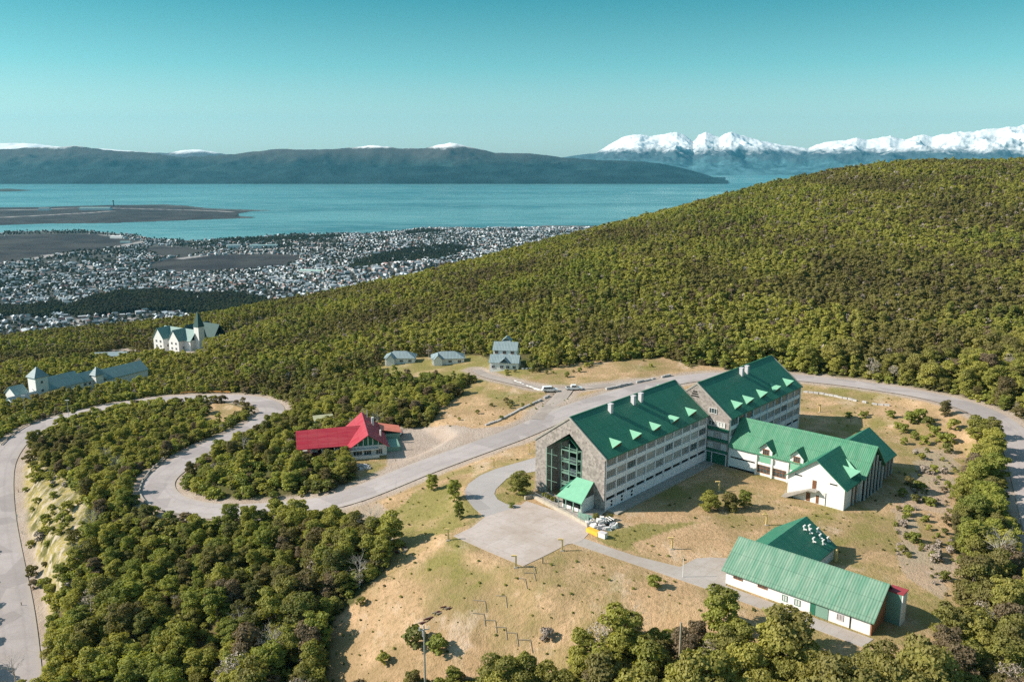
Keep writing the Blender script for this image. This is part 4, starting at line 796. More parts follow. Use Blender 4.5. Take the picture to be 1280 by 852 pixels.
# ------------------------------------------------------------------ the hotel
H = empty('hotel_building', hw(0, 0, 0), HRZ, 'big four-storey hotel of stepped blocks and halls under green metal roofs', 'hotel')
def long_block(x0, L, y0, Wd, h, hr, bays, stone_end, chim, dorms, first=False):
    x1 = x0 + L; y1 = y0 + Wd
    b = MB().mat(LILAC); xs_ = x0 + (5.2 if first else .3); b.box(xs_, x1 - .02, y0 + .28, y1, 0, h - .02)
    if first: b.box(x0 + .61, xs_ - .01, y0 + .28, 6.2, 0, h - .02); b.box(x0 + .61, xs_ - .01, 17.8, y1, 0, h - .02)
    for z0, z1 in ((0, 2.55), (3.35, 4.75), (6.75, 7.9), (9.8, 10.75), (12.75, h - .06)): b.box(x0 + .31, x1 - .05, y0 + .02, y0 + .28, z0, z1)
    wl = b.build('wall', H); bw_ = (L - .8) / bays
    for k in range(bays + 1): xx = x0 + .45 + bw_ * k; p = MB().mat(LILAC); p.box(xx - .16, xx + .16, y0 - .12, y0 + .02, 0, h - .1); p.build('pilaster', H)
    for k in range(bays): xx = x0 + .45 + bw_ * (k + .5); s = MB().mat(DARK); s.box(xx - bw_ * .42, xx + bw_ * .42, y0 + .2, y0 + .279, 2.6, 3.3); s.build('basement_vent', H)
    if first:
        for k in range(3):
            xx = x0 + .45 + bw_ * (k + .62); s = MB().mat(DARK); s.box(xx - .35, xx + .35, y0 - .01, y0 + .01, 1.65, 2.2); s.build('wall_vent', H); s = MB().mat(DARK); s.box(xx - .35, xx + .35, y0 - .01, y0 + .01, .75, 1.3); s.build('wall_vent', H)
    for z, hh in ((10.78, 1.94), (7.95, 1.8), (4.8, 1.9)):
        for k in range(bays):
            if not first and z < 5 and k < 3: pass
            window(H, (x0 + .45 + bw_ * (k + .5), y0 + .2, z), bw_ - .55, hh, '-y', GREYW, random.choice((GLASS, CURT, CURT, CURTD, CURTD, CURTL)), 4)
    r = MB().mat(GREEN0); gable_x(r, x0, x1, y0, y1, h, hr, .3, .45, .12); rf = r.build('roof', H)
    t = MB().mat(CONCM); yr = (y0 + y1) / 2; k_ = (hr - h) / (yr - y0)
    for xx in (x0 - .2, x1 - .12):
        t.extr([(xx, y0 - .5, h - .5 * k_ - .1), (xx, y0 - .5, h - .5 * k_ + .42), (xx, yr, hr + .42), (xx, yr, hr - .1)], (.32, 0, 0)); t.extr([(xx, y1 + .5, h - .5 * k_ - .1), (xx, y1 + .5, h - .5 * k_ + .42), (xx, yr, hr + .42), (xx, yr, hr - .1)], (.32, 0, 0))
    t.build('verge', rf); rc = MB().mat(TRIMG); rc.box(x0 + .2, x1 - .2, yr - .18, yr + .18, hr + .2, hr + .42); rc.build('ridge_cap', rf)
    k = (hr - h) / (yr - y0)
    for dx in dorms:
        y = y0 + 3.45; z0 = h + k * 9.7 * 0 + k * (y + 3.9 - y0) * 0; P0 = (dx, y0 + 3.45 + .0, h + k * 3.45 + .28)
        P1 = (dx, y0 - .15, h + k * 3.45 + .12); a = 1.75; yo = y0 + 1.15; zo = h + k * 1.15 + .30
        L2, R2 = (dx - a, yo, zo), (dx + a, yo, zo); d = MB().mat(DORM); up = Vector((0, 0, .1))
        d.extr([P0, P1, L2], up); d.extr([P0, P1, R2], up); d.build('dormer', rf)
        f = MB().mat(BROWN); f.extr([(dx - a + .2, yo, zo - .1), (dx + a - .2, yo, zo - .1), (dx, y0 + .05, h + k * 3.45 - .05)], (0, .12, 0)); f.build('dormer_front', rf)
    for cx in chim:
        c = MB().mat(GREYW); cy = yr - 1.9; zz = hr - 1.9 * k; c.box(cx - .48, cx + .48, cy - .48, cy + .48, zz - .5, zz + 2.2); c.mat(GREYW).box(cx - .56, cx + .56, cy - .56, cy + .56, zz + 2.2, zz + 2.4); c.build('chimney', rf)
    e = MB().mat(SHING if stone_end else LILAC); pent_x(e, x1, y0, y1, h, hr, .18); e.build('end_wall', H); return rf
roof1 = long_block(0.0, 46.2, 0, 20.9, 13.0, 20.5, 11, False, (13.7, 23.5, 26.8), (6.2, 14.6, 23.1, 31.6, 40.2), True)
roof2 = long_block(46.5, 44.0, -6.4, 20.0, 13.3, 20.85, 10, False, (67.7, 70.9), (53.1, 59.6, 67.8, 76.3, 84.7))
# stone gable with the tall recessed porch
g = MB().mat(SHING); yl, yr_, ap = 17.4, 6.6, 10.45
g.extr([(0, 0, 0), (0, yr_, 0), (0, yr_, 13.5), (0, ap, 16.8), (0, ap, 20.45), (0, 0, 12.95)], (.6, 0, 0)); g.extr([(0, yl, 0), (0, 20.9, 0), (0, 20.9, 12.95), (0, ap, 20.45), (0, ap, 16.8), (0, yl, 11.9)], (.6, 0, 0)); g.build('gable_wall', H)
g = MB().mat(SHING); g.box(.6, 5.2, yr_ - .3, yr_, 0, 13.6); g.box(.6, 5.2, yl, yl + .3, 0, 12.2); g.box(4.4, 4.8, yr_, 9.1, 0, 14.6); g.box(4.4, 4.8, 14.1, yl, 0, 13.9); g.mat(TRIMG).extr([(.6, yl + .2, 11.8), (.6, ap, 16.9), (5.2, ap, 16.9), (5.2, yl + .2, 11.8)], (0, 0, .15)).extr([(.6, yr_ - .2, 13.3), (.6, ap, 16.9), (5.2, ap, 16.9), (5.2, yr_ - .2, 13.3)], (0, 0, .15)); g.build('porch_recess', H)
g = MB().mat(DARK); g.box(4.9, 5.1, yr_, yl, 0, 16.5); g.build('porch_glazing', H)
g = MB().mat(STEELG)
for y in (9.3, 11.6, 14.0):
    g.box(1.5, 1.72, y - .1, y + .1, 0, 13.6); 
for y in (yr_ + .12, yl - .12, 15.7): g.box(-.12, .05, y - .08, y + .08, 0, 11.7 if y > 14 else 13.3)
for z in (2.9, 5.8, 8.7, 11.6): g.box(1.55, 4.85, 9.2, 14.1, z, z + .22); g.box(1.5, 1.56, 9.2, 14.1, z + .9, z + 1.0)
for z in (3.6, 7.2, 10.4): g.box(-.06, .0, 14.0, yl, z, z + .08)
g.build('glazed_stair_frame', H)
g = MB().mat(GLASS)
for z in (3.15, 6.05, 8.95): g.box(1.6, 1.64, 9.4, 11.5, z, z + 1.5)
g.build('stair_glazing', H); g = MB().mat(TRIMG); gable_x(g, 1.3, 5, 9.1, 14.2, 13.4, 15.5, .12, .2, .3); g.build('stair_roof', H)
for z in (3.4, 6.4, 9.4): window(H, (4.38, 16.0, z), 1.1, 1.5, '-x', ORW, GLASS, 2); window(H, (4.38, 7.9, z), 1.3, 1.4, '-x', ORW, GLASS, 2)
# entrance canopy and terrace
c = MB().mat(DORM); c.extr([(-.1, 3.0, 6.5), (-.1, 7.9, 6.5), (-5.6, 9.6, 3.1), (-5.6, 2.2, 3.1)], (0, 0, .22)); cp = c.build('entrance_canopy', H)
c = MB().mat(TRIMG); c.extr([(-.1, 7.6, 6.1), (-.1, 9.4, 5.4), (-3.2, 10.6, 3.6), (-3.2, 8.2, 4.9)], (0, 0, .15)); c.build('side_canopy', cp)
for y in (2.6, 4.8, 7.0, 9.2): c = MB().mat(STEELG); c.box(-5.4, -5.2, y - .1, y + .1, .4, 2.88); c.build('canopy_post', cp)
c = MB().mat(STEELG); c.box(-5.4, -5.2, 2.4, 9.4, 2.9, 3.1); c.build('canopy_beam', cp); c = MB().mat(WHITE); c.box(-4.6, -.02, 2.9, 3.1, .4, 3.6); c.box(-4.4, -4.2, 3.1, 8.8, .4, 1.2); c.box(-4.4, -4.2, 3.1, 8.8, 2.5, 2.9); c.mat(DARK); c.box(-4.35, -4.3, 3.2, 8.7, 1.2, 2.5); c.build('lobby_wall', cp)
c = MB().mat(STEELG); c.box(-7.2, -4.8, -1.0, 2.0, 0, .8); c.box(-7.2, -7.05, -1.0, 2.0, .8, 1.9); c.build('entrance_kiosk', H)
# gable of the second block seen in the gap
X2 = 46.46; g = MB().mat(SHING); pent_x(g, X2 - .02, -6.4, 13.6, 13.25, 20.8, .3, 0); g.build('gable_wall', H)
g = MB().mat(TRIMG); g.box(X2 - .22, X2 - .03, -6.3, -.1, 9.3, 10.1); g.box(X2 - .22, X2 - .03, -6.3, -.1, 6.3, 7.1); g.box(X2 - .22, X2 - .03, -6.3, -.1, 3.1, 4.0); g.box(X2 - .05, X2 - .022, -6.2, -.1, .1, 3.1); g.build('dark_band', H)
g = MB().mat(GREYW); [g.box(X2 - .5, X2 - .25, y - .12, y + .12, 0, 3.2) for y in (-6.1, -1.9, -.2)]; g.box(X2 - .5, X2 - .25, -6.2, -.1, 3.1, 3.3); g.build('lobby_frame', H)
for z in (7.2, 4.15):
    for k in range(3): window(H, (X2 - .04, -1.2 - 1.95 * k, z), 1.75, 1.7, '-x', GREYW, CURTW if k != 1 else CURT, 3)
window(H, (X2 - .04, -1.5, 13.7), 2.3, 1.5, '-x', WHITE, GLASS, 3, .16); window(H, (X2 - .04, -1.2, 10.4), 1.9, 1.4, '-x', WHITE, GLASS, 2, .16); window(H, (X2 - .04, -3.9, 10.4), 2.7, 1.4, '-x', WHITE, CURTW, 3, .16)
g = MB().mat(DARK)
for i in range(3): g.box(X2 - .1, X2 - .03, 3.0 + .25 * i, 5.3 - .25 * i, 17.3 + .62 * i, 17.6 + .62 * i)
g.build('gable_vent', H)
g = MB().mat(SHING); g.box(46.2, 52, 13.7, 20.6, 0, 12.9); g.build('link_wall', H); g = MB().mat(DORM); hip(g, 45.6, 52.5, 13.9, 20.9, 13, 17.8); g.build('link_roof', H)
g = MB().mat(CONCM); g.box(1, 45.8, -3.2, -.14, -.3, .35); g.build('apron', H)
# low hall running right from the second block
MX0, MX1, MY0, MY1, MH, MR = 46.6, 59.2, -42.0, -6.55, 6.05, 12.1
g = MB().mat(WHITE); g.box(MX0, MX1, MY0 + .5, MY1, 0, MH - .02); g.build('hall_wall', H)
g = MB().mat(GREEN1); gable_y(g, MX0, MX1, MY0, MY1 - .4, MH, MR, .25, .55, .4); hr_ = g.build('hall_roof', H)
for y in (-14.6, -18.9, -23.2, -27.0): g = MB().mat(WHITE); g.box(MX0 - .55, MX0 - .01, y - .22, y + .22, 0, 5.2); g.build('pilaster', H)
g = MB().mat(WHITE)
for y0, y1 in ((-18.65, -14.85), (-22.95, -19.15), (-26.8, -23.45)): g.box(MX0 - .3, MX0 - .01, y0, y1, 2.9, 3.6)
g.build('window_hood', H); g = MB().mat(DARK); g.box(MX0 - .06, MX0 - .02, -14.2, -7.2, 2.75, 3.1); g.box(MX0 - .3, MX0 - .02, -14.3, -7, -.1, .35); g.build('wall_slot', H)
for y in (-16.7, -21.0, -25.1): window(H, (MX0 - .03, y, .75), 3.5, 2.0, '-x', ORW, GLASS, 4, bar=True)
for y in (-17.1, -25.3):
    d = MB().mat(WHITE); pent_x(d, MX0 - .35, y - 1.7, y + 1.7, 7.3, 9.0, .3, 5.3); df = d.build('dormer_front', hr_); d = MB().mat(DORM); d.box(MX0 - .36, MX0 - .02, y - 1.6, y + 1.6, 3.7, 5.28); d.build('dormer_apron', hr_)
    d = MB().mat(GREEN1); xe = MX0 + 4.0; d.extr([(MX0 - 1.0, y, 9.15), (xe, y, 9.15), (MX0 + .6, y - 2.2, 6.95), (MX0 - 1.0, y - 2.2, 6.95)], (0, 0, .14)); d.extr([(MX0 - 1.0, y, 9.15), (xe, y, 9.15), (MX0 + .6, y + 2.2, 6.95), (MX0 - 1.0, y + 2.2, 6.95)], (0, 0, .14)); d.build('dormer_roof', hr_)
    window(H, (MX0 - .37, y, 5.9), 1.7, 1.5, '-x', ORW, GLASS, 3)
# cross wing with the white gable
KX0, KX1, KY0, KY1, KH, KR = 38.2, 70.4, -40.6, -26.9, 5.5, 10.75
g = MB().mat(WHITE); pent_x(g, KX0, KY0, KY1, KH, KR - .05, .3); g.box(KX0 + .3, MX0 - .02, KY0 + .0, KY1, 0, KH - .05); g.build('cross_wing_wall', H)
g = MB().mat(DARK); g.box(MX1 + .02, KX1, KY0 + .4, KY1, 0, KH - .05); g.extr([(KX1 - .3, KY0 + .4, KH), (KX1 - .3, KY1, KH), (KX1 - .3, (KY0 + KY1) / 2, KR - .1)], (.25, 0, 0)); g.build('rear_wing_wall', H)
g = MB().mat(GREEN0); gable_x(g, KX0, KX1, KY0, KY1, KH, KR, .25, .7, .7); kr = g.build('cross_wing_roof', H)
g = MB().mat(DORM); g.extr([(48.2, KY0 + 4.0, 9.1), (45.5, KY0 - .6, 6.7), (45.3, KY0 + .9, 6.2)], (0, 0, .12)); g.extr([(44.9, -37.2, 8.4), (44.9, -41.6, 8.0), (43.2, -39.9, 6.35)], (0, 0, .12)); g.extr([(44.9, -37.2, 8.4), (44.9, -41.6, 8.0), (46.6, -39.9, 6.35)], (0, 0, .12)); g.build('dormer', kr)
g = MB().mat(DARK); g.box(MX0 + .3, MX1 - .3, MY0 + .38, MY0 + .5, 0, MH); g.extr([(MX0 + .3, MY0 + .3, MH - .1), (MX1 - .3, MY0 + .3, MH - .1), ((MX0 + MX1) / 2, MY0 + .3, MR - .3)], (0, .15, 0)); g.build('hall_glazing', H)
g = MB().mat(BROWN); g.box(42.6, MX0, KY0 - .12, KY0 - .02, 0, KH); g.box(MX1, KX1 - .2, KY0 + .2, KY0 + .38, 0, KH - .1); g.build('timber_panel', H)
for i, x in enumerate(np.arange(43.2, 70.3, 2.25)):
    m_ = (MX0 + MX1) / 2; inm = MX0 - .2 < x < MX1 + .2; yy = MY0 + .28 if inm else (KY0 - .12 if x < MX0 else KY0 + .2); top = (MR - .9 - abs(x - m_) * .96) if inm else 4.6
    g = MB().mat(CURTW); g.box(x - .16, x + .16, yy - .35, yy, 0, max(4.2, top)); g.build('white_fin', H)
for y0, y1, z0, z1 in ((-33.9, -32.9, 3.5, 5.6), (-32.6, -31.6, .1, 2.2), (-34.7, -34.0, .1, 2.1)): g = MB().mat(BROWN); g.box(KX0 - .05, KX0 - .01, y0, y1, z0, z1); g.build('door', H)
g = MB().mat(DARK); g.box(KX0 - .04, KX0 - .01, -30.3, -28.5, 5.75, 6.05); g.build('slit_window', H); g = MB().mat(DARK); g.box(KX0 - .04, KX0 - .01, -38.8, -37.0, 5.6, 5.9); g.build('slit_window', H); g = MB().mat(DARK); g.box(KX0 - .1, KX0 - .01, -36.35, -36.25, .1, 3.2); g.build('drainpipe', H)
g = MB().mat(CONCM); g.extr([(KX0 - 1.5, -26.0, 0), (KX0 - 1.5, -26.6, .7), (KX0 - 1.5, -32.6, 3.45), (KX0 - 1.5, -34.6, 3.45), (KX0 - 1.5, -34.6, 3.2), (KX0 - 1.5, -32.6, 3.2), (KX0 - 1.5, -27.2, 0)], (1.4, 0, 0)); g.mat(GREYW)
for i in range(8): y = -27 - i * 1.05; zz = min(3.45, .9 + (-26.9 - y) * .45); g.box(KX0 - 1.5, KX0 - 1.44, y - .03, y + .03, zz, zz + 1)
g.build('outside_stair', H)
# ------------------------------------------------------------------ long outbuilding
OB = empty('outbuilding', hw(-11.27, -37.2, 0), HRZ, 'long low white outbuilding with a faded mint-green metal roof', 'building')
g = MB().mat(WHITE); g.box(0, 12, -27.3, 0, -.4, 2.72); pent_y(g, -27.2, .2, 11.8, 2.7, 7.15, .2, 2.5); pent_y(g, -.2, .2, 11.8, 2.7, 7.15, .2, 2.5); g.build('wall', OB)
g = MB().mat(MINT); gable_y(g, 0, 12, -27.6, .3, 2.95, 7.3, .2, .55, .45); g.build('roof', OB)
g = MB().mat(TERRA); g.box(.05, 11.9, -27.5, -27.32, -.4, 2.7); g.extr([(.3, -27.5, 2.7), (11.7, -27.5, 2.7), (6, -27.5, 7.1)], (0, .16, 0)); g.build('gable_cladding', OB)
for y, w_, z, h_, fr, pn in ((-2.5, 1.9, 1.65, .55, ORW, GLASS), (-7.5, 1.9, 1.65, .55, ORW, GLASS), (-11.9, 1.0, .7, 1.2, STEELG, CURTW), (-14.3, 1.1, .7, 1.2, STEELG, CURTW), (-22.1, 1.2, .8, 1.2, GREYW, CURT)): window(OB, (-.02, y, z), w_, h_, '-x', fr, pn, 2)
g = MB().mat(STEELG); g.box(-.1, -.01, -20.0, -17.75, .05, 2.5); g.build('garage_door', OB); g = MB().mat(DARK); g.box(-.1, -.01, -23.98, -23.8, 0, 2.6); g.build('downpipe', OB); g = MB().mat(TRIMG); g.box(-.08, -.01, -17.65, -16.7, .05, 2.45); g.build('door', OB)
g = MB().mat(DARK); g.box(-.03, -.005, -27.0, -24.2, 2.25, 2.55); g.build('wall_slot', OB)
g = MB().mat(STEELG); g.box(6.6, 6.9, -30.0, -27.52, -.4, 5.8); g.box(8.6, 8.9, -30.0, -27.52, -.4, 5.5); g.mat(WHITE); g.extr([(6.6, -30.0, -.4), (8.9, -30.0, -.4), (8.9, -30.0, 5.5), (6.6, -30.0, 5.8)], (0, -.2, 0)); g.mat(plain('red_sheet', (.36, .06, .07), .6, .15)).box(6.5, 9.0, -30.3, -27.5, 5.85, 6.05); g.build('chimney_stack', OB)
g = MB().mat(WHITE); g.box(12.02, 24.0, -11.3, 1.2, -.3, 2.9); pent_x(g, 23.9, -11.3, 1.2, 2.9, 7.05, .15, 2.8); g.build('rear_wall', OB)
g = MB().mat(GREEN0); gable_x(g, 6.2, 24.1, -11.3, 1.2, 2.95, 7.2, .2, .5, .2); rw = g.build('rear_roof', OB)
g = MB().mat(YEL); g.box(23.0, 23.4, -12.4, -12.0, -.1, 2.6); g.build('yellow_post', OB)
for i, (x, y) in enumerate(((21.2, -7.0), (20.3, -7.6), (19.6, -6.6), (21.6, -9.2), (20.8, -10.2), (18.8, -9.0), (22.6, -8.2), (22.9, -10.3))):
    z = 7.2 - abs(y + 5.05) * .68 + .15; g = MB().mat(WHITE); g.tube((x, y, z - .2), (x, y, z + .9), .13, .13, 6); g.box(x - .45, x + .45, y - .14, y + .14, z + .85, z + 1.1); g.box(x - .12, x + .12, y - .6, y + .1, z + .2, z + .42); g.build('roof_vent', rw)
# ------------------------------------------------------------------ red-roofed chalet
RC = empty('red_chalet', (RO[0], RO[1], -5.9), R(105), 'white and dark timber restaurant with a bright red metal roof beside the lot', 'chalet')
g = MB().mat(WHITE); g.box(.2, 18.4, -10.8, 0, -1.5, 3.4); g.build('wall', RC); g = MB().mat(TRIMG); pent_x(g, .3, -10.8, 0, 3.4, 6.9, .2, 3.3); g.mat(WHITE)
for y in (-2.4, -4.0, -5.4, -6.8, -8.4): g.box(.18, .29, y - .12, y + .12, 3.5, 6.3 - abs(y + 5.4) * .60)
g.build('gable_glazing', RC)
def rgable(mb, x0, x1, y0, y1, h, hr, **k): gable_x(mb, x0, x1, y0, y1, h, hr, **k)
g = MB().mat(RED); yr2 = -5.4; hh0, hh1 = 7.0, 8.0
for ya in (.7, -11.5): g.extr([(-1.6, ya, 2.9), (19, ya, 2.9), (19, yr2, hh1), (-1.6, yr2, hh0)], (0, 0, .2))
g.build('roof', RC)
g = MB().mat(RED); g.extr([(2.3, 15.0, 3.0), (2.3, -.5, 3.0), (9.8, -4.6, 6.6), (9.8, 15.0, 6.4)], (0, 0, .18)); g.extr([(9.8, 15.0, 6.4), (9.8, -4.6, 6.6), (14.5, -.5, 3.6), (14.5, 15.0, 3.6)], (0, 0, .18)); g.build('wing_roof', RC)
g = MB().mat(DKWOOD); g.box(3.4, 13.8, .1, 14.4, -1.8, 1.2); g.box(9.2, 13.8, .1, 14.4, 1.2, 3.2); g.build('wing_wall', RC)
for y in (14.6, 11.2, 7.8, 4.2): g = MB().mat(WHITE); g.box(2.9, 3.1, y - .1, y + .1, -1.8, 3.1); g.build('post', RC)
for y in (2.2, 6.0, 9.0, 12.0): g = MB().mat(CURTW); g.box(4.4, 5.4, y, y + 1.9, 1.25, 1.9); g.build('terrace_table', RC)
for y, w_ in ((-2.3, 2.6), (-5.2, 2.2), (-8.6, 1.9)): window(RC, (.18, y, .6), w_, 1.6, '-x', WHITE, GLASS, 3)
g = MB().mat(WHITE); g.box(-1.6, .1, -8.4, -.1, -1.5, .1); g.box(-1.6, -1.5, -8.4, -.1, .1, .9); g.box(-1.4, .1, -8.4, -.1, 2.5, 2.75); g.build('balcony', RC)
g = MB().mat(WHITE); g.box(12, 12.7, -8.4, -7.7, 5.6, 8.2); g.build('chimney', RC); g = MB().mat(WHITE); g.tube((5, -9.6, 3.5), (5, -9.6, 6.4), .25); g.build('chimney', RC); g = MB().mat(GALV); g.tube((16.0, -6.8, 7), (16.0, -6.8, 9.6), .14); g.build('flue', RC)
g = MB().mat(STEELG); g.box(3, 11, -15.2, -10.9, -1.2, 1.3); g.build('side_porch', RC); g = MB().mat(plain('coral_sheet', (.68, .22, .15), .6, .15)); g.extr([(12.5, -10.5, 3.8), (20, -10.5, 3.8), (20, -17.0, 2.4), (12.5, -17.0, 2.4)], (0, 0, .15)); g.build('lean_to_roof', RC); g = MB().mat(STEELG); g.box(12.8, 19.6, -16.4, -10.9, -1.2, 2.3); g.build('lean_to_wall', RC)
g = MB().mat(WOODG); g.box(-9.8, -1.7, -12.6, -9.4, -1.3, -.7); g.box(-9.8, -9.6, -12.6, -9.4, -.7, .1); g.box(-9.6, -1.7, -12.6, -12.45, -.7, .1); g.build('timber_ramp', RC)
# pile of grey boulders before the chalet
P = spot(452, 585); rs2 = np.random.RandomState(4); g = MB()
def rocks(mb, n_, R_, mats, smin, smax, hgt=.6, rs_=rs2):
    for k in range(n_):
        a = rs_.rand() * 6.28; d = R_ * rs_.rand() ** .6; s = smin + (smax - smin) * rs_.rand(); c = Vector((d * math.cos(a), d * math.sin(a) * .7, max(0, hgt * (1 - d / R_)) + s * .3)); mb.mat(mats[k % len(mats)])
        v = [c + Vector(q) * s * (.7 + .6 * rs_.rand()) for q in ((-1, -.8, -.5), (1, -.7, -.6), (.9, .9, -.5), (-.8, .8, -.6), (-.6, -.7, .5), (.7, -.5, .6), (.6, .6, .5), (-.7, .6, .6))]
        i = len(mb.v); mb.v += [tuple(q) for q in v]
        for f in ((0, 3, 2, 1), (4, 5, 6, 7), (0, 1, 5, 4), (1, 2, 6, 5), (2, 3, 7, 6), (3, 0, 4, 7)): mb.f.append(tuple(i + q for q in f)); mb.m.append(mb.cur)
ROCK = plain('pale_rock', (.50, .48, .47), .9, .25, 1.5); rocks(g, 46, 2.6, [ROCK, GREYW], .25, .6, 1.0); tag(g.build('boulder_pile', None, tuple(P)), 'heap of pale grey boulders in front of the red-roofed chalet', 'rock pile')
P = spot(405, 532); g = MB().mat(DKWOOD); g.box(-3, 3, -2.2, 2.2, -1, 2.4); sh = empty('shed', tuple(P), R(20), 'dark wooden shed with a pale roof among trees behind the red wing', 'shed'); g.build('wall', sh); g = MB().mat(plain('mossy_roof', (.42, .42, .27), .9, .25)); g.extr([(-3.4, -2.6, 2.3), (3.4, -2.6, 2.3), (3.4, 2.6, 3.1), (-3.4, 2.6, 3.1)], (0, 0, .15)); g.build('roof', sh)
# ------------------------------------------------------------------ cottages and guest house
def cottage(px, py, L, Wd, rz, label, h=2.6, hr=5.0, roofm=SLATE, winn=3, cross=True):
    P = spot(px, py); r = empty('cottage', tuple(P), R(rz), label, 'house'); g = MB().mat(WHITE); g.box(-L / 2, L / 2, -Wd / 2, Wd / 2, -1, h); g.build('wall', r)
    g = MB().mat(roofm); hip(g, -L / 2, L / 2, -Wd / 2, Wd / 2, h + .12, hr, .5); rf = g.build('roof', r)
    if cross: g = MB().mat(WHITE); pent_y(g, -Wd / 2 - 1.6, -L / 2 + .8, -L / 2 + 4.2, h, hr - .7, 1.5, -.9); g.build('porch', r); g = MB().mat(roofm); gable_y(g, -L / 2 + .8, -L / 2 + 4.2, -Wd / 2 - 1.8, 0, h + .1, hr - .5, .12, .3, .2); g.build('porch_roof', r)
    for k in range(winn): window(r, (-L / 2 + L * (k + .9) / (winn + .4), -Wd / 2 - .01, .9), 1.5, 1.1, '-y', GREYW, GLASS, 2)
    return r
cottage(501, 452.5, 12.5, 7.5, 0, 'left of two grey-blue roofed white cottages on the lawn below the hill')
cottage(560, 453, 13.5, 8, 6, 'right of two grey-blue roofed white cottages, half behind a round tree')
P = spot(630, 461); gh = empty('guest_house', tuple(P), R(-8), 'tall white guest house with stacked grey-blue roofs at the end of the track', 'house')
g = MB().mat(WHITE); g.box(-5.5, 6, -2, 5, -1, 3.0); g.box(-5, 4.5, 4, 11, 0, 6.6); g.box(-2, 1.5, 8, 12, 6, 9.7); g.build('wall', gh)
g = MB().mat(SLATE); gable_x(g, -5.5, 6, -2.2, 5, 3.1, 5.4, .15, .3, .3); gable_x(g, -5, 4.5, 4, 11, 6.75, 9.4, .15, .3, .3); g.build('roof', gh); g = MB().mat(SLATE); gable_y(g, -2, 1.5, 8, 12, 9.7, 11.2, .12, .2, .2); g.build('turret_roof', gh)
g = MB().mat(SLATE); gable_y(g, -1.5, 2.5, -3.0, 1, 3.1, 4.9, .1, .3, .1); g.build('porch_roof', gh)
for x in (-4, -.6, 1.8, 4.4): window(gh, (x, -2.02, .7), 1.4, 1.2, '-y', GREYW, GLASS, 2)
for x in (-3.6, -.4, 2.8): window(gh, (x, 3.98, 5.3), 1.4, 1.1, '-y', ORW, GLASS, 2)
g = MB().mat(CONCM); g.box(7, 12, -3, -1.5, -1, .8); g.mat(WHITE); [g.box(x, x + .8, -3.2, -3, 0, 1.2) for x in (7, 8.5, 10, 11.3)]; tag(g.build('garden_wall', None, tuple(P)), 'low pale masonry wall right of the tall guest house', 'wall')
# ------------------------------------------------------------------ castle-like hotel lower on the slope
CH = empty('white_hotel', (CO[0] - 9, CO[1] - 2, CZ), R(60), 'white many-gabled hotel with dark green roofs and a spired tower', 'hotel')
CASTG = plain('dark_teal_roofing', (.045, .10, .095), .7, .2); CASTL = ribbed('grey_teal_roofing', (.17, .29, .27), 1, .7, .6, (.3, .4, .38), .3)
for i, (y0, y1) in enumerate(((0, 9.5), (-15, -5.5))):
    g = MB().mat(WHITE); pent_x(g, 0, y0, y1, 9.0, 14.4, 10, -3); g.build('wall', CH); g = MB().mat(CASTL); gable_x(g, 0, 10, y0, y1, 9.1, 14.6, .2, .4, .4); g.build('roof', CH)
    for z in (6.6, 3.8, 1.0):
        for y in (y0 + 2.6, y0 + 6.6): window(CH, (-.02, y, z), 1.5, 1.3, '-x', GREYW, GLASS, 2)
    window(CH, (3.5, y0 - .02, 4.0), 1.4, 1.4, '-y', GREYW, GLASS, 2); window(CH, (6.5, y0 - .02, 4.0), 1.4, 1.4, '-y', GREYW, GLASS, 2)
g = MB().mat(WHITE); g.box(4.2, 15, -21, 9.3, -3, 8.9); g.box(12, 29.5, -14, -2, -3, 9); g.box(20.5, 29.5, -24, -8, -3, 9); g.build('wall', CH); g = MB().mat(CASTL); gable_y(g, 4.2, 15, -21.2, 9.4, 9, 14.2, .2, .5, .4); g.build('roof', CH)
g = MB().mat(CASTG); gable_x(g, 12, 30, -15, -2, 9.2, 15.6, .2, .5, .4); g.build('roof', CH); g = MB().mat(CASTG); gable_y(g, 20, 30, -25, -6, 9.2, 15.6, .2, .5, .4); g.build('roof', CH)
g = MB().mat(WHITE); g.box(8, 12.5, -25, -20.6, -3, 16.5); tw = g.build('tower', CH); g = MB().mat(CASTG); hip(g, 8, 12.5, -25, -20.6, 16.6, 25.5, .3, 2.5); g.build('spire', tw)
CH.scale = (1.12, 1.12, 1.3)
# blue-roofed pavilion and parking sign
P = spot(139, 450); g = MB().mat(plain('blue_grey_wall', (.07, .13, .16), .7, .2)); g.box(-12, 10, -4, 5, -1, 3.6); bl = empty('roadhouse', tuple(P), R(8), 'low dark blue-grey pavilion beside the small lot left of the white hotel', 'building'); g.build('wall', bl); g = MB().mat(SLATE); g.extr([(-12.5, -4.6, 3.6), (10.5, -4.6, 3.6), (10.5, 5.6, 4.5), (-12.5, 5.6, 4.5)], (0, 0, .3)); g.build('roof', bl); [window(bl, (x, -4.02, .8), 2.4, 1.6, '-y', WHITE, GLASS, 3) for x in (-9.6, -5.8, -2, 2, 6)]
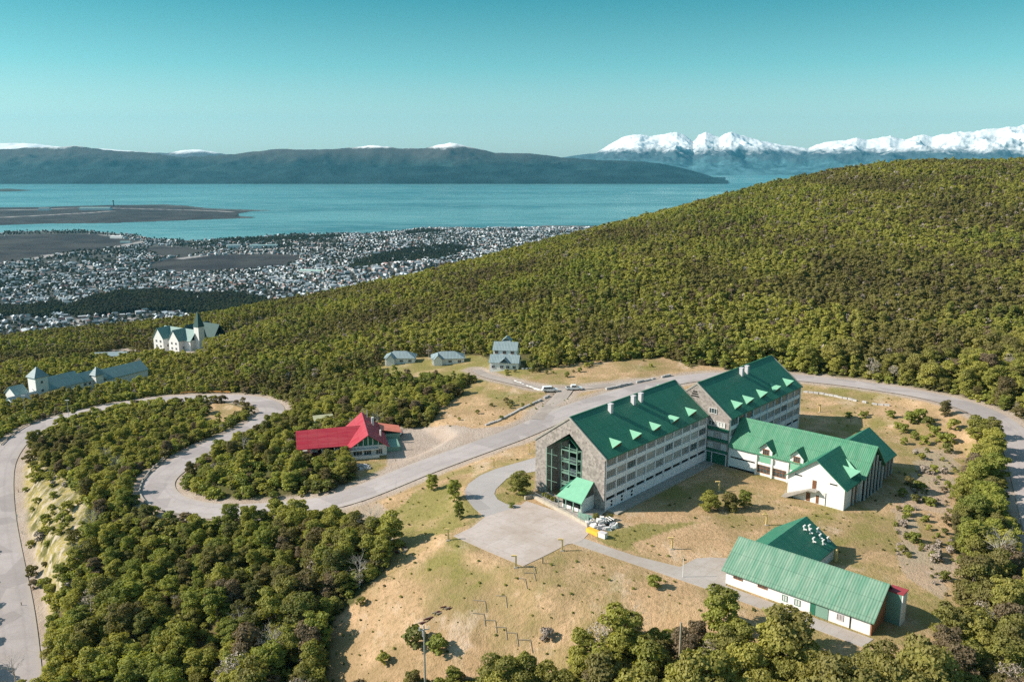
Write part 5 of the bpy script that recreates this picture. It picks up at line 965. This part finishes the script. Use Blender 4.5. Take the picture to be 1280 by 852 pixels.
# ------------------------------------------------------------------ spa complex at far left
KH_ = empty('resort_complex', (KO[0], KO[1], KZ), R(60), 'pale resort complex with teal roofs and a square white tower', 'resort')
g = MB().mat(WHITE); g.box(-3, 3, -3, 3, -6, 10.5); tw = g.build('tower', KH_); g = MB().mat(SLATE); hip(g, -3, 3, -3, 3, 10.6, 15.2, .6, 3.6); g.build('tower_roof', tw)
for z in (7.4, 3.4): window(tw, (0, -3.02, z), 1.2, 1.3, '-y', GREYW, GLASS, 2)
def wingx(x0, x1, y0, y1, h, hr, mat_=TEAL, z0=-6):
    g = MB().mat(WHITE); g.box(x0, x1, y0, y1, z0, h); g.extr([(x0, y0, h), (x0, y1, h), (x0, (y0 + y1) / 2, hr - .1)], (.2, 0, 0)); g.extr([(x1, y0, h), (x1, y1, h), (x1, (y0 + y1) / 2, hr - .1)], (-.2, 0, 0)); g.build('wing_wall', KH_); g = MB().mat(mat_); gable_x(g, x0, x1, y0, y1, h + .05, hr, .2, .6, .4); return g.build('wing_roof', KH_)
wingx(3.1, 20, -3, 9, 3.8, 8.2); wingx(20.2, 34, -1, 8, 3.0, 6.4); wingx(34.2, 58, -1, 10, 1.6, 5.4); wingx(-16, -3.1, -9, 3, .5, 4.4, SLATE); wingx(-42, -16.2, -12, 0, -1.5, 2.6); wingx(-9, -3.1, 4.2, 12, 3.2, 6.2)
g = MB().mat(WHITE); g.box(27, 31, -3.2, .8, -6, 5); tw = g.build('small_tower', KH_); g = MB().mat(SLATE); hip(g, 27, 31, -3.2, .8, 5.1, 9.2, .5, 2.5); g.build('tower_roof', tw)
g = MB().mat(WHITE); g.extr([(-16.3, -12.4, -2.6), (-16.3, -6, 2.4), (-16.3, -6, 2.9), (-16.3, -12.4, -2.1)], (-.6, 0, 0)); g.extr([(-3.6, -8.0, 1.0), (-3.6, -1.5, 4.9), (-3.6, -1.5, 5.4), (-3.6, -8.0, 1.5)], (-.6, 0, 0)); g.build('parapet', KH_)
for x in (6, 9.5, 13, 16.5): window(KH_, (x, -3.02, 1.2), 1.5, 1.4, '-y', GREYW, GLASS, 2)
for x in (22.5, 25, 33): window(KH_, (x, -1.02, .8), 1.3, 1.3, '-y', GREYW, GLASS, 2)
# ------------------------------------------------------------------ small hut at the bottom
P = spot(933, 851); hb = empty('hut', tuple(P), R(35), 'small brown wooden hut with a green roof in the dark wood gap', 'hut'); g = MB().mat(BROWN); g.box(-1.5, 1.5, -1.3, 1.3, -1, 2.3); pent_y(g, -1.3, -1.5, 1.5, 2.3, 3.5, 2.6, 2.2); g.build('wall', hb); g = MB().mat(GREEN1); gable_y(g, -1.5, 1.5, -1.5, 1.5, 2.35, 3.6, .1, .35, .3); g.build('roof', hb); g = MB().mat(DARK); g.box(-.4, .4, -1.34, -1.31, -.2, 1.7); g.build('door', hb)
# ------------------------------------------------------------------ the town on the shore
def rnd_paint(name, cols, rough=.7):
    m, n, b = node_mat(name, rough, .3); oi = N(n, 'ShaderNodeObjectInfo'); r = N(n, 'ShaderNodeValToRGB'); r.color_ramp.interpolation = 'CONSTANT'; n.links.new(oi.outputs['Random'], r.inputs[0])
    el = r.color_ramp.elements; el[0].color = (*cols[0], 1); el[0].position = 0; el[1].color = (*cols[1], 1); el[1].position = 1 / len(cols)
    for i, c in enumerate(cols[2:], 2): e = el.new(i / len(cols)); e.color = (*c, 1)
    n.links.new(r.outputs[0], b.inputs['Base Color']); return m
WALL_T = rnd_paint('town_walls', [(.48,.49,.49),(.28,.28,.28),(.56,.58,.58),(.26,.24,.22),(.46,.42,.37),(.18,.22,.24),(.50,.50,.50),(.30,.16,.12)])
ROOF_A = rnd_paint('town_roofs_pale', [(.50,.52,.54),(.18,.22,.24),(.62,.66,.69),(.30,.32,.34),(.50,.53,.57),(.14,.18,.20),(.34,.22,.20),(.70,.74,.77),(.12,.20,.22)])
ROOF_B = rnd_paint('town_roofs_dull', [(.10,.15,.17),(.20,.26,.28),(.07,.11,.13),(.14,.19,.22),(.30,.35,.38),(.06,.09,.10),(.14,.09,.09),(.16,.21,.24),(.44,.48,.50)])
def house_mesh(roofm, L, Wd, h, hr, hipd=False, annex=False):
    b = MB().mat(WALL_T); b.box(-L / 2, L / 2, -Wd / 2, Wd / 2, -2.5, h); 
    if not hipd: b.extr([(-L / 2, -Wd / 2, h), (-L / 2, Wd / 2, h), (-L / 2, 0, hr)], (.1, 0, 0)); b.extr([(L / 2, -Wd / 2, h), (L / 2, Wd / 2, h), (L / 2, 0, hr)], (-.1, 0, 0))
    b.mat(roofm)
    if hipd: hip(b, -L / 2, L / 2, -Wd / 2, Wd / 2, h + .02, hr, .4)
    else: gable_x(b, -L / 2, L / 2, -Wd / 2, Wd / 2, h + .05, hr, .2, .4, .3)
    if annex: b.mat(WALL_T).box(L / 2, L / 2 + 3.2, -Wd / 2, Wd / 4, -2.5, h - .6); b.mat(roofm).box(L / 2, L / 2 + 3.5, -Wd / 2 - .3, Wd / 4 + .3, h - .6, h - .35)
    b.mat(DARK)
    for x in (-L / 4, L / 4): b.box(x - .7, x + .7, -Wd / 2 - .04, -Wd / 2 - .005, .9, 2.1)
    return b.mesh('town_house')
HM = []
for rm in (ROOF_A, ROOF_B): HM += [house_mesh(rm, 10, 7.5, 3.0, 5.6), house_mesh(rm, 12, 8, 5.6, 8.2, False, True), house_mesh(rm, 9, 9, 3.2, 5.4, True), house_mesh(rm, 16, 9, 3.4, 5.0, False, True), house_mesh(rm, 8, 7, 5.4, 7.6)]
def warehouse(roofm): b = MB().mat(WALL_T).box(-16, 16, -9, 9, -2, 6); b.mat(roofm); gable_x(b, -16, 16, -9, 9, 6, 8.2, .25, .4, .3); return b.mesh('town_house')
HM += [warehouse(ROOF_A), warehouse(ROOF_B)]
def town_points():
    a = .62; c, s = math.cos(a), math.sin(a); u, v = np.meshgrid(np.arange(-3600, 3600, 11.5), np.arange(-1200, 4600, 15.0)); u = u.ravel(); v = v.ravel()
    keep = ((u // 11.5).astype(int) % 9 != 0) & ((v // 15.0).astype(int) % 4 != 0) | (rs.rand(len(u)) < .0); u = u + rs.uniform(-3, 3, len(u)); v = v + rs.uniform(-3.5, 3.5, len(u))
    warp = (fbm(u / 500, v / 500, 2) - .5) * 260; x = u * c - v * s + warp; y = u * s + v * c + 600 - warp * .6; m = keep & (y > 1330) & (y < 4400); x, y = x[m], y[m]; z = gz(x, y)
    p = proj(np.stack([x, y, z], -1)); q = proj(np.stack([x, y, x * 0 + SEA + 12], -1)); m = (p[:, 0] > -30) & (p[:, 0] < 740) & (z > SEA + .6); dn = fbm(x / 170, y / 170, 3)
    sparse = (y < 1650); east = smooth(180, 330, p[:, 0])
    for poly in DARK_FIELDS: m &= ~inpoly(q[:, 0], q[:, 1], poly)
    inw = np.zeros(len(x), bool)
    for poly in TOWN_WOOD: inw |= inpoly(q[:, 0], q[:, 1], poly)
    pr = np.where(inw, .03, .84) * np.where(sparse, .13, 1) * np.where(dn < .36, .45, 1) * np.where((p[:, 0] < 150) & (p[:, 1] < 328), .12, 1) * np.where((p[:, 0] < 420) & (p[:, 1] < 316) & (p[:, 0] > 150), .35, 1); m &= rs.rand(len(x)) < pr
    m &= height_ok(x, y); return np.stack([x, y, z], -1)[m], east[m], a
def height_ok(x, y): return (gz(x + 12, y) - gz(x - 12, y)) ** 2 < 100
TPn, EAST, TA = town_points(); nT = len(TPn)
pale = (rs.rand(nT) < .08 + .66 * EAST); big = rs.rand(nT) < .025; TI = np.where(big, 10 + (~pale).astype(int), rs.randint(0, 5, nT) + np.where(pale, 0, 5)); TROT = TA + np.where(rs.rand(nT) < .5, 0, math.pi / 2) + rs.normal(size=nT) * .08
tq = proj(TPn); sz = np.array([1, 1.3, 1, 1.5, 1, 1, 1.3, 1, 1.5, 1, 3, 3])[TI] / tq[:, 2]; o_ = np.argsort(-np.where((tq[:, 0] > 0) & (tq[:, 0] < 1280), sz, 0)); tf = o_[:300]; tr_ = o_[300:]
cols_ = {True: 'small pale-roofed house', False: 'small dull grey-roofed house'}
def tregion(px, py): return 'at the near wooded edge of the town on the shore plain' if py > 372 else 'in the dense streets of the town on the shore plain'
hp = {}
for i in tf:
    o = link('town_house', HM[TI[i]]); o.location = tuple(TPn[i]); o.rotation_euler = (0, 0, TROT[i]); s_ = .9 + .3 * random.random(); s_ *= .85; o.scale = (s_, s_, s_); hp.setdefault(TI[i], o)
    nm = ('long shed-like building' if TI[i] > 9 else cols_[bool(pale[i])]) + ' ' + tregion(tq[i, 0], tq[i, 1]); tag(o, nm, 'house', nm.replace('small', 'small').replace('house ', 'houses '))
ks = sorted(hp); rm_ = {k: j for j, k in enumerate(ks)}; s_ = .62 + .42 * rs.rand(len(tr_)); scatter('town_houses', TPn[tr_], TROT[tr_], np.stack([s_, s_, s_], -1), np.array([rm_.get(k, 0) for k in TI[tr_]], int), [[hp[k]] for k in ks])
TOWNLEAF = foliage('dark_town_leaves', [(.030, .042, .026), (.045, .060, .032), (.075, .085, .04), (.05, .05, .035), (.04, .04, .03)])  # darker leaf colours for the town trees
twn = []
for k, (px_, py_) in enumerate(((300, 392), (90, 396))):
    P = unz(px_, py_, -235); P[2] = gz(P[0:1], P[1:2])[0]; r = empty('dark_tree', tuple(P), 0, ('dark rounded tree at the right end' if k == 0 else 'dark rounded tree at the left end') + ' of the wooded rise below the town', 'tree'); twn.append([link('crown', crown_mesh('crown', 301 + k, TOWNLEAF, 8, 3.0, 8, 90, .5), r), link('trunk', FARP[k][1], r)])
# trees among the houses, on the knoll and on the wooded rises
def town_trees():
    x, y = grid_points(-2600, 500, 1150, 4300, 15.0); z = gz(x, y); p = proj(np.stack([x, y, z], -1)); q = proj(np.stack([x, y, x * 0 + SEA + 12], -1)); inw = np.zeros(len(x), bool)
    for poly in TOWN_WOOD: inw |= inpoly(q[:, 0], q[:, 1], poly)
    m = (p[:, 0] > -30) & (p[:, 0] < 740) & (z > SEA + 1)
    for poly in DARK_FIELDS: m &= ~inpoly(q[:, 0], q[:, 1], poly)
    n_ = fbm(x / 120, y / 120, 3); m &= (rs.rand(len(x)) < np.where(inw, .95, np.where(y < 1620, .75, np.where(n_ > .50, .55, .22)))); P = np.stack([x, y, z], -1)[m]
    x2, y2 = grid_points(-1500, 400, 1300, 2700, 7.5); z2 = gz(x2, y2); q2 = proj(np.stack([x2, y2, x2 * 0 + SEA + 12], -1)); iw = np.zeros(len(x2), bool)
    for poly in TOWN_WOOD: iw |= inpoly(q2[:, 0], q2[:, 1], poly)
    P = np.vstack([P, np.stack([x2, y2, z2], -1)[iw]]); return P
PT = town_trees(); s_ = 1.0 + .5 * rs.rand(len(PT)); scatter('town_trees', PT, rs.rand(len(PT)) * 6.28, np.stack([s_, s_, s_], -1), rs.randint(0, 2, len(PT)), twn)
print('town', nT, 'town trees', len(PT))
# far buildings with a shape of their own
def farb(px, py, z, L, Wd, h, hr, rz, label, roofm=ROOF_A, name='building', wall=None):
    P = unz(px, py, z); P[2] = gz(P[0:1], P[1:2])[0]; b = empty(name, tuple(P), R(rz), label, 'building'); g = MB().mat(wall or WHITE); g.box(-L / 2, L / 2, -Wd / 2, Wd / 2, -3, h); g.build('wall', b); g = MB().mat(roofm); gable_x(g, -L / 2, L / 2, -Wd / 2, Wd / 2, h, hr, .3, .5, .4); g.build('roof', b); return b
farb(147, 296.5, SEA + 6, 62, 22, 9, 11, -12, 'long white shed on the dark field beside the shore causeway', plain('white_roof', (.8, .8, .8), .6, .08), 'warehouse'); farb(330, 308.5, SEA + 10, 105, 40, 11, 13, 12, 'wide dull green hangar-like hall by the town shore', TEAL, 'warehouse'); farb(292, 309, SEA + 10, 50, 34, 13, 16, 20, 'grey industrial hall left of the wide green hall', SLATE, 'warehouse'); farb(120, 262, SEA + 10, 200, 60, 14, 19, 4, 'long teal-roofed terminal on the peninsula', TEAL, 'terminal'); farb(157, 302, SEA + 8, 40, 20, 6, 8, 5, 'low teal-roofed shed right of the long white shed', TEAL, 'warehouse')
farb(400, 344, SEA + 20, 120, 26, 10, 12, -14, 'long pale green roofed hall among the dense white houses', plain('pale_green_roof', (.40, .56, .50), .6, .1), 'warehouse'); farb(56, 262.5, SEA + 10, 70, 30, 14, 18, 5, 'small white hangar at the left of the peninsula', ROOF_A, 'warehouse')
P = unz(142, 256.5, SEA + 12); P[2] = gz(P[0:1], P[1:2])[0]; g = MB().mat(DARK); g.tube((0, 0, -3), (0, 0, 36), 4, 3, 8); g.tube((0, 0, 36), (0, 0, 43), 7, 6, 8); tag(g.build('control_tower', None, tuple(P)), 'slim dark control tower standing alone on the far peninsula', 'tower')
farb(232, 395, -215, 20, 12, 8, 13, 10, 'pale two-storey house with a light roof beyond the white hotel', ROOF_A, 'house'); 
# ------------------------------------------------------------------ things on the plateau
def lamp(px, py, label, s=1.0, rz=0.0):
    P = spot(px, py); r = empty('bollard_lamp', tuple(P), rz, label, 'lamp', 'pale yellow bollard lamps on the hotel grounds'); g = MB().mat(YEL); g.box(-.17, .17, -.17, .17, -.4, 2.7 * s); g.build('post', r)
    g = MB().mat(YEL); g.box(-.17, -.95, -.17, .17, 2.45 * s, 2.72 * s); g.build('lamp_head', r); g = MB().mat(CONCM); g.box(-.4, .4, -.4, .4, -.3, .12); g.build('base', r)
for a in ((560.6,675,'yellow bollard lamp at the left corner of the forecourt'),(645,709,'yellow bollard lamp at the bottom corner of the forecourt'),(702.8,688,'yellow bollard lamp at the right corner of the forecourt by the walkway'),(617.5,584,'yellow bollard lamp on the grass beside the curving drive'),
 (661.7,567,'yellow bollard lamp beside the left end wall of the hotel'),(840,686,'yellow bollard lamp standing alone on the lawn above the walkway'),(958,656,'yellow bollard lamp behind the rear roof of the outbuilding'),(1024.8,515,'yellow bollard lamp on the dry ground behind the hotel hall'),(898.6,614,'yellow bollard lamp in the shaded hotel yard')): lamp(*a, 1.0, 0 if a[0] < 900 else 0)
P = spot(853.5, 721); g = MB().mat(WHITE); g.tube((0, 0, -.3), (0, 0, 4.6), .07, .05); g.mat(YEL).box(-.3, .05, -.05, .05, 4.3, 4.5); tag(g.build('thin_pole', None, tuple(P)), 'thin white pole at the edge of the walkway', 'pole')
P = spot(678.5, 704); g = MB().mat(WOODG); g.box(-.12, .12, -.12, .12, -.2, 1.5); tag(g.build('marker_post', None, tuple(P)), 'short wooden post beside the top of the log steps', 'post')
def upole(px, ytop, ybase, label, z=None, arms=True, r_=.16, mat=GALV):
    P = spot(px, ybase); d = math.hypot(P[0], P[1]); h = (80 - P[2]) - 0; rr = ray(px, ytop); topz = 80 + rr[2] / math.hypot(rr[0], rr[1]) * d; hgt = topz - P[2]; r = empty('utility_pole', tuple(P), R(20), label, 'pole'); g = MB().mat(mat); g.tube((0, 0, -1), (0, 0, hgt), r_ * 1.25, r_ * .8, 8); g.build('pole', r)
    if arms:
        g = MB().mat(GALV); g.box(-.9, .9, -.07, .07, hgt - .9, hgt - .75); g.build('crossarm', r)
        for x in (-.8, 0, .8): g = MB().mat(WHITE); g.tube((x, 0, hgt - .75), (x, 0, hgt - .2), .09, .07, 6); g.build('insulator', r)
        g = MB().mat(GALV); g.box(-.25, .25, .1, .45, hgt - 2.2, hgt - 1.2); g.build('transformer', r)
    return r
upole(532, 781, 872, 'grey utility pole with crossarm rising from the bottom wood'); upole(848, 777, 856, 'bare grey-brown pole rising from the front wood', None, False, .22, WOODG)
def mast(px, ytop, ybase, label):
    P = spot(px, ybase); d = math.hypot(P[0], P[1]); rr = ray(px, ytop); hgt = 80 + rr[2] / math.hypot(rr[0], rr[1]) * d - P[2]; r = empty('street_lamp', tuple(P), 0, label, 'street lamp', 'street lamps by the resort'); g = MB().mat(GALV); g.tube((0, 0, -1), (0, 0, hgt), .12, .08, 6); g.build('pole', r); g = MB().mat(WHITE); g.box(-.8, .8, -.15, .15, hgt, hgt + .18); g.build('lamp_head', r)
mast(32.5, 494, 524, 'tall thin street lamp in front of the resort roofs'); mast(86, 500, 520, 'thin street lamp in the trees right of the resort tower')
# log steps down the slope
STEPS = [((800,430),(838,432)),((803,455),(838,456)),((765,474),(806,477)),((700,538),(735,540)),((618,555),(660,558)),((615,602),(656,605)),((655,627),(697,629)),((697,652),(735,654)),((740,673),(775,675)),((783,699),(825,700))]
for k, (a, b_) in enumerate(STEPS):
    A, B = [spot(380 + x / 2.918, 560 + y / 2.918) for x, y in (a, b_)]; c = (A + B) / 2; r = empty('log_step', tuple(c), 0, 'weathered log step with one side rail on the dry slope below the forecourt', 'step', 'log steps down the dry slope')
    g = MB().mat(WOODG); g.beam(tuple(A - c + [0, 0, .1]), tuple(B - c + [0, 0, .1]), .12, .15); g.build('riser', r); g = MB().mat(WOODG); E_ = B + (B - A) * .12 + np.array([0.1, -2.6, 0]); E_[2] = gz(E_[0:1], E_[1:2])[0]; g.beam(tuple(B - c + [0, 0, .1]), tuple(E_ - c + [0, 0, .1]), .09, .1); g.build('side_rail', r)
# terrace wall before the gable
tw_ = empty('terrace_wall', hw(0, 0, 0), HRZ, 'low pale stone terrace wall with railing posts along the forecourt', 'wall')
def tl(px, py, z=.3): return hl(unz(px, py, z)[None])[0]
pts = [tl(*q) for q in ((656,622.5),(666,620),(696,636),(716,646),(735,657))]
g = MB().mat(plain('pale_stone', (.50, .44, .36), .9, .2, 1.5, bstr=.3))
for a, b_ in zip(pts[:-1], pts[1:]): g.beam((a[0], a[1], .35), (b_[0], b_[1], .35), .55, .95)
g.build('wall', tw_); g = MB().mat(CONC2); ps = [(p[0], p[1], .32) for p in pts]; g.extr([ps[1], ps[2], ps[3], ps[4], (-.05, -.5, .32), (-.05, 17.4, .32)], (0, 0, .1)); g.build('terrace_floor', tw_)
g = MB().mat(GALV)
for a, b_ in zip(pts[1:-1], pts[2:]):
    for t in (.1, .5, .9): p = a + (b_ - a) * t; g.tube((p[0], p[1], .8), (p[0], p[1], 2.5), .05, .05, 5)
    g.beam((a[0], a[1], 1.55), (b_[0], b_[1], 1.55), .05, .05)
g.build('railing', tw_)
P = spot(684, 630); 
for k in range(3): P = np.array(hw(-3.0 - .3 * k, 15.5 - 1.6 * k, .35)); o = link('shrub', SHRUB[1]); o.location = tuple(P); o.scale = (.8, .8, .75); tag(o, 'low dark green juniper on the terrace at the foot of the gable', 'shrub', 'terrace junipers')
# rubble, pallet and yellow barrier at the hotel corner
P = spot(752, 657); g = MB(); rocks(g, 60, 3.4, [WHITE, LILAC, ROCK], .3, .8, 1.7); tag(g.build('rubble_heap', None, tuple(P)), 'heap of white rubble at the hotel corner by the forecourt', 'rubble')
P = spot(760, 656); pl = empty('window_crate', (P[0], P[1], P[2] + 1.3), R(30), 'dark-slatted crate lying on the white rubble heap', 'crate'); g = MB().mat(DARK); g.box(-1.3, 1.3, -.9, .9, 0, .12); g.build('panel', pl)
for k in range(4): g = MB().mat(WHITE); g.box(-1.35 + .72 * k, -1.15 + .72 * k, -1, 1, .12, .25); g.build('slat', pl)
A, B = spot(735, 663.5), spot(749, 670); c = (A + B) / 2; g = MB().mat(plain('bright_yellow', (.80, .48, .06), .6, .12, 2)); g.beam(tuple(A - c + [0, 0, .5]), tuple(B - c + [0, 0, .5]), 1.2, .9); tag(g.build('yellow_skip', None, tuple(c)), 'bright yellow low container before the white rubble', 'container')
A, B = spot(749, 670), spot(757.5, 673); c = (A + B) / 2; g = MB().mat(WHITE); g.beam(tuple(A - c + [0, 0, .6]), tuple(B - c + [0, 0, .6]), 1.0, 1.1); g.mat(GREYW); g.beam(tuple(A - c + [0, 0, 1.2]), tuple(B - c + [0, 0, 1.2]), 1.15, .1); tag(g.build('white_bin', None, tuple(c)), 'white box-shaped container touching the yellow one', 'container')
# parked cars
PAINT = plain('white_car_paint', (.82, .82, .82), .25, .03, 1, .6); TYRE = plain('tyre_rubber', (.02, .02, .02), .9, .1); CGL = plain('car_glass', (.015, .02, .025), .08, .1, 1, .7); RIMM = plain('wheel_rim', (.5, .5, .5), .35, .1, 1, .5, .8); LAMPM = plain('headlight_glass', (.75, .75, .7), .15, .05, 1, .6)
def car(px, py, rz, label, pickup=False, L=4.6):
    P = spot(px, py); P[2] = gz(P[0:1], P[1:2])[0] + .12; r = empty('parked_car', tuple(P), R(rz), label, 'car', None); h = L / 2; b = MB().mat(PAINT)
    b.extr([(-h, -.9, .42), (h, -.9, .42), (h, -.9, .85), (h - .9, -.9, 1.02), (-h, -.9, 1.05)], (0, 1.8, 0))
    if pickup: b.extr([(-.1 - 1.0, -.8, 1.0), (1.2, -.8, 1.0), (.65, -.72, 1.72), (-.9, -.72, 1.72)], (0, 1.55, 0))
    else: b.extr([(-h + .05, -.8, 1.0), (h - 1.2, -.8, 1.0), (h - 1.95, -.72, 1.72), (-h + .35, -.72, 1.72)], (0, 1.55, 0))
    b.build('body', r); b = MB().mat(CGL); x0, x1 = ((-.85, .95) if pickup else (-h + .35, h - 1.5)); 
    for y in (-.83, .78): b.extr([(x0, y, 1.1), (x1, y, 1.1), (x1 - .45, y, 1.58), (x0 + .1, y, 1.58)], (0, .05, 0))
    xs = (1.22, .70) if pickup else (h - 1.18, h - 1.88); b.extr([(xs[0], -.7, 1.08), (xs[0], .7, 1.08), (xs[1], .62, 1.66), (xs[1], -.62, 1.66)], (.04, 0, .03)); b.build('window_glass', r)
    if pickup: b = MB().mat(TYRE); b.box(-h + .1, -1.15, -.72, .72, 1.04, 1.07); b.build('load_bed', r)
    for x in (-h + .85, h - .9):
        for y in (-.86, .86): w = MB().mat(TYRE); w.tube((x, y - .1, .34), (x, y + .1, .34), .34, .34, 14); wo = w.build('wheel', r); q = MB().mat(RIMM); q.tube((x, y - .115, .34), (x, y + .115, .34), .18, .18, 10); q.build('rim', wo)
    for y in (-.62, .62): w = MB().mat(LAMPM); w.box(h - .02, h + .03, y - .18, y + .18, .62, .78); w.build('headlight', r)
    w = MB().mat(TYRE); w.box(h, h + .06, -.85, .85, .38, .55); w.build('bumper', r); w = MB().mat(TYRE); w.box(-h - .06, -h, -.85, .85, .38, .55); w.build('bumper', r); r.scale = (1.12, 1.12, 1.12)
car(687.5, 489.5, 8, 'left one of two white vehicles parked at the track junction behind the hotel', False, 5.0); car(717.5, 487.5, 3, 'right one of two white vehicles parked at the track junction', True, 5.2); car(497.5, 544.5, 80, 'white car parked at the corner of the red-roofed chalet lot')
# log and stone edging, barriers and kerbs
def edge_line(name, pts_px, h, w, mat, label, cat, post=0.0, seg=True, lift=0.0, rail=False):
    pts = np.array([spot(*p) for p in pts_px]); L = catmull(pts, 1.6); L[:, 2] = gz(L[:, 0], L[:, 1]); o = L[0].copy(); r = empty(name, tuple(o), 0, label, cat); g = MB().mat(mat); L = L - o
    for i in range(len(L) - 1):
        a, b_ = Vector(L[i]), Vector(L[i + 1]); 
        if rail: g.beam(a + Vector((0, 0, h * .8)), b_ + Vector((0, 0, h * .8)), w, h * .4)
        elif rs2.rand() > .12: e = (b_ - a) * .06; j = Vector((rs2.normal() * .08, rs2.normal() * .08, 0)); g.beam(a + e + j + Vector((0, 0, h * .35)), b_ - e + j + Vector((0, 0, h * .35 * (.7 + .5 * rs2.rand()))), w * (.8 + .4 * rs2.rand()), h * (.75 + .5 * rs2.rand()))
    g.build('rail' if rail else 'edging', r)
    if rail:
        for i in range(0, len(L), 3): a = L[i]; g = MB().mat(mat); g.box(-.09, .09, -.09, .09, -.3, h); g.build('rail_post', r, tuple(a))
edge_line('stone_edging', [(757,487),(775,483),(800,478),(822,473),(838,469.5)], .9, .7, ROCK, 'row of tan boulders edging the far side of the main road', 'edging'); edge_line('stone_edging', [(1004,490),(1030,493),(1060,499),(1090,505),(1120,508)], .7, .6, ROCK, 'row of stones inside the right-hand road behind the hotel', 'edging')
edge_line('stone_edging', [(606,532),(625,525),(645,515),(672,502),(686,495)], .6, .7, ROCK, 'stones scattered along the dry bank left of the junction', 'edging'); edge_line('stone_edging', [(640,475),(655,481),(668,486),(684,489)], .5, .5, WHITE, 'broken pale kerb below the track to the guest house', 'kerb')
edge_line('road_barrier', [(226,492.8),(248,491),(271,491),(288,491.5)], .9, .25, plain('orange_barrier', (.62, .30, .08), .7, .2), 'yellow-orange barrier on the outside of the upper hairpin', 'barrier', rail=True)
edge_line('road_barrier', [(212,568),(198,580),(186,592),(177,606),(176,620),(188,633),(208,641),(232,645)], .7, .35, CONCM, 'grey concrete barrier round the outside of the lower hairpin', 'barrier', rail=True); edge_line('road_barrier', [(2,557),(14,546),(34,532),(60,521),(92,512)], .8, .25, WOODG, 'grey-brown guard rail outside the wide left bend', 'barrier', rail=True)
for k, (px, py) in enumerate(((23,615),(28,667),(27,757),(22,646))): P = spot(px, py); g = MB().mat(WHITE if k % 2 else WOODG); g.box(-.08, .08, -.08, .08, -.2, 1.1); tag(g.build('marker_post', None, tuple(P)), 'short road marker post on the bank side of the left road', 'post', 'road marker posts beside the left road')
P = spot(504, 688); g = MB(); rocks(g, 14, 1.8, [DKWOOD, WOODG], .2, .5, .3); tag(g.build('log_pile', None, tuple(P)), 'small dark pile of logs on the dry meadow', 'log pile')
A = np.array([spot(x, y) for x, y in ((527,778),(536,772),(548,766),(560,760))]); c = A[0]; g = MB(); 
for q in A:
    for k in range(5): g.mat(WOODG if k % 2 else DKWOOD); e = Vector(q - c) + Vector((rs2.normal() * .5, rs2.normal() * .4, .1)); g.beam(e - Vector((.5, .2, 0)), e + Vector((.5, .25, .05)), .2, .2)
tag(g.build('brush_pile', None, tuple(c)), 'dark line of cut brush on the slope behind the pole', 'brush')
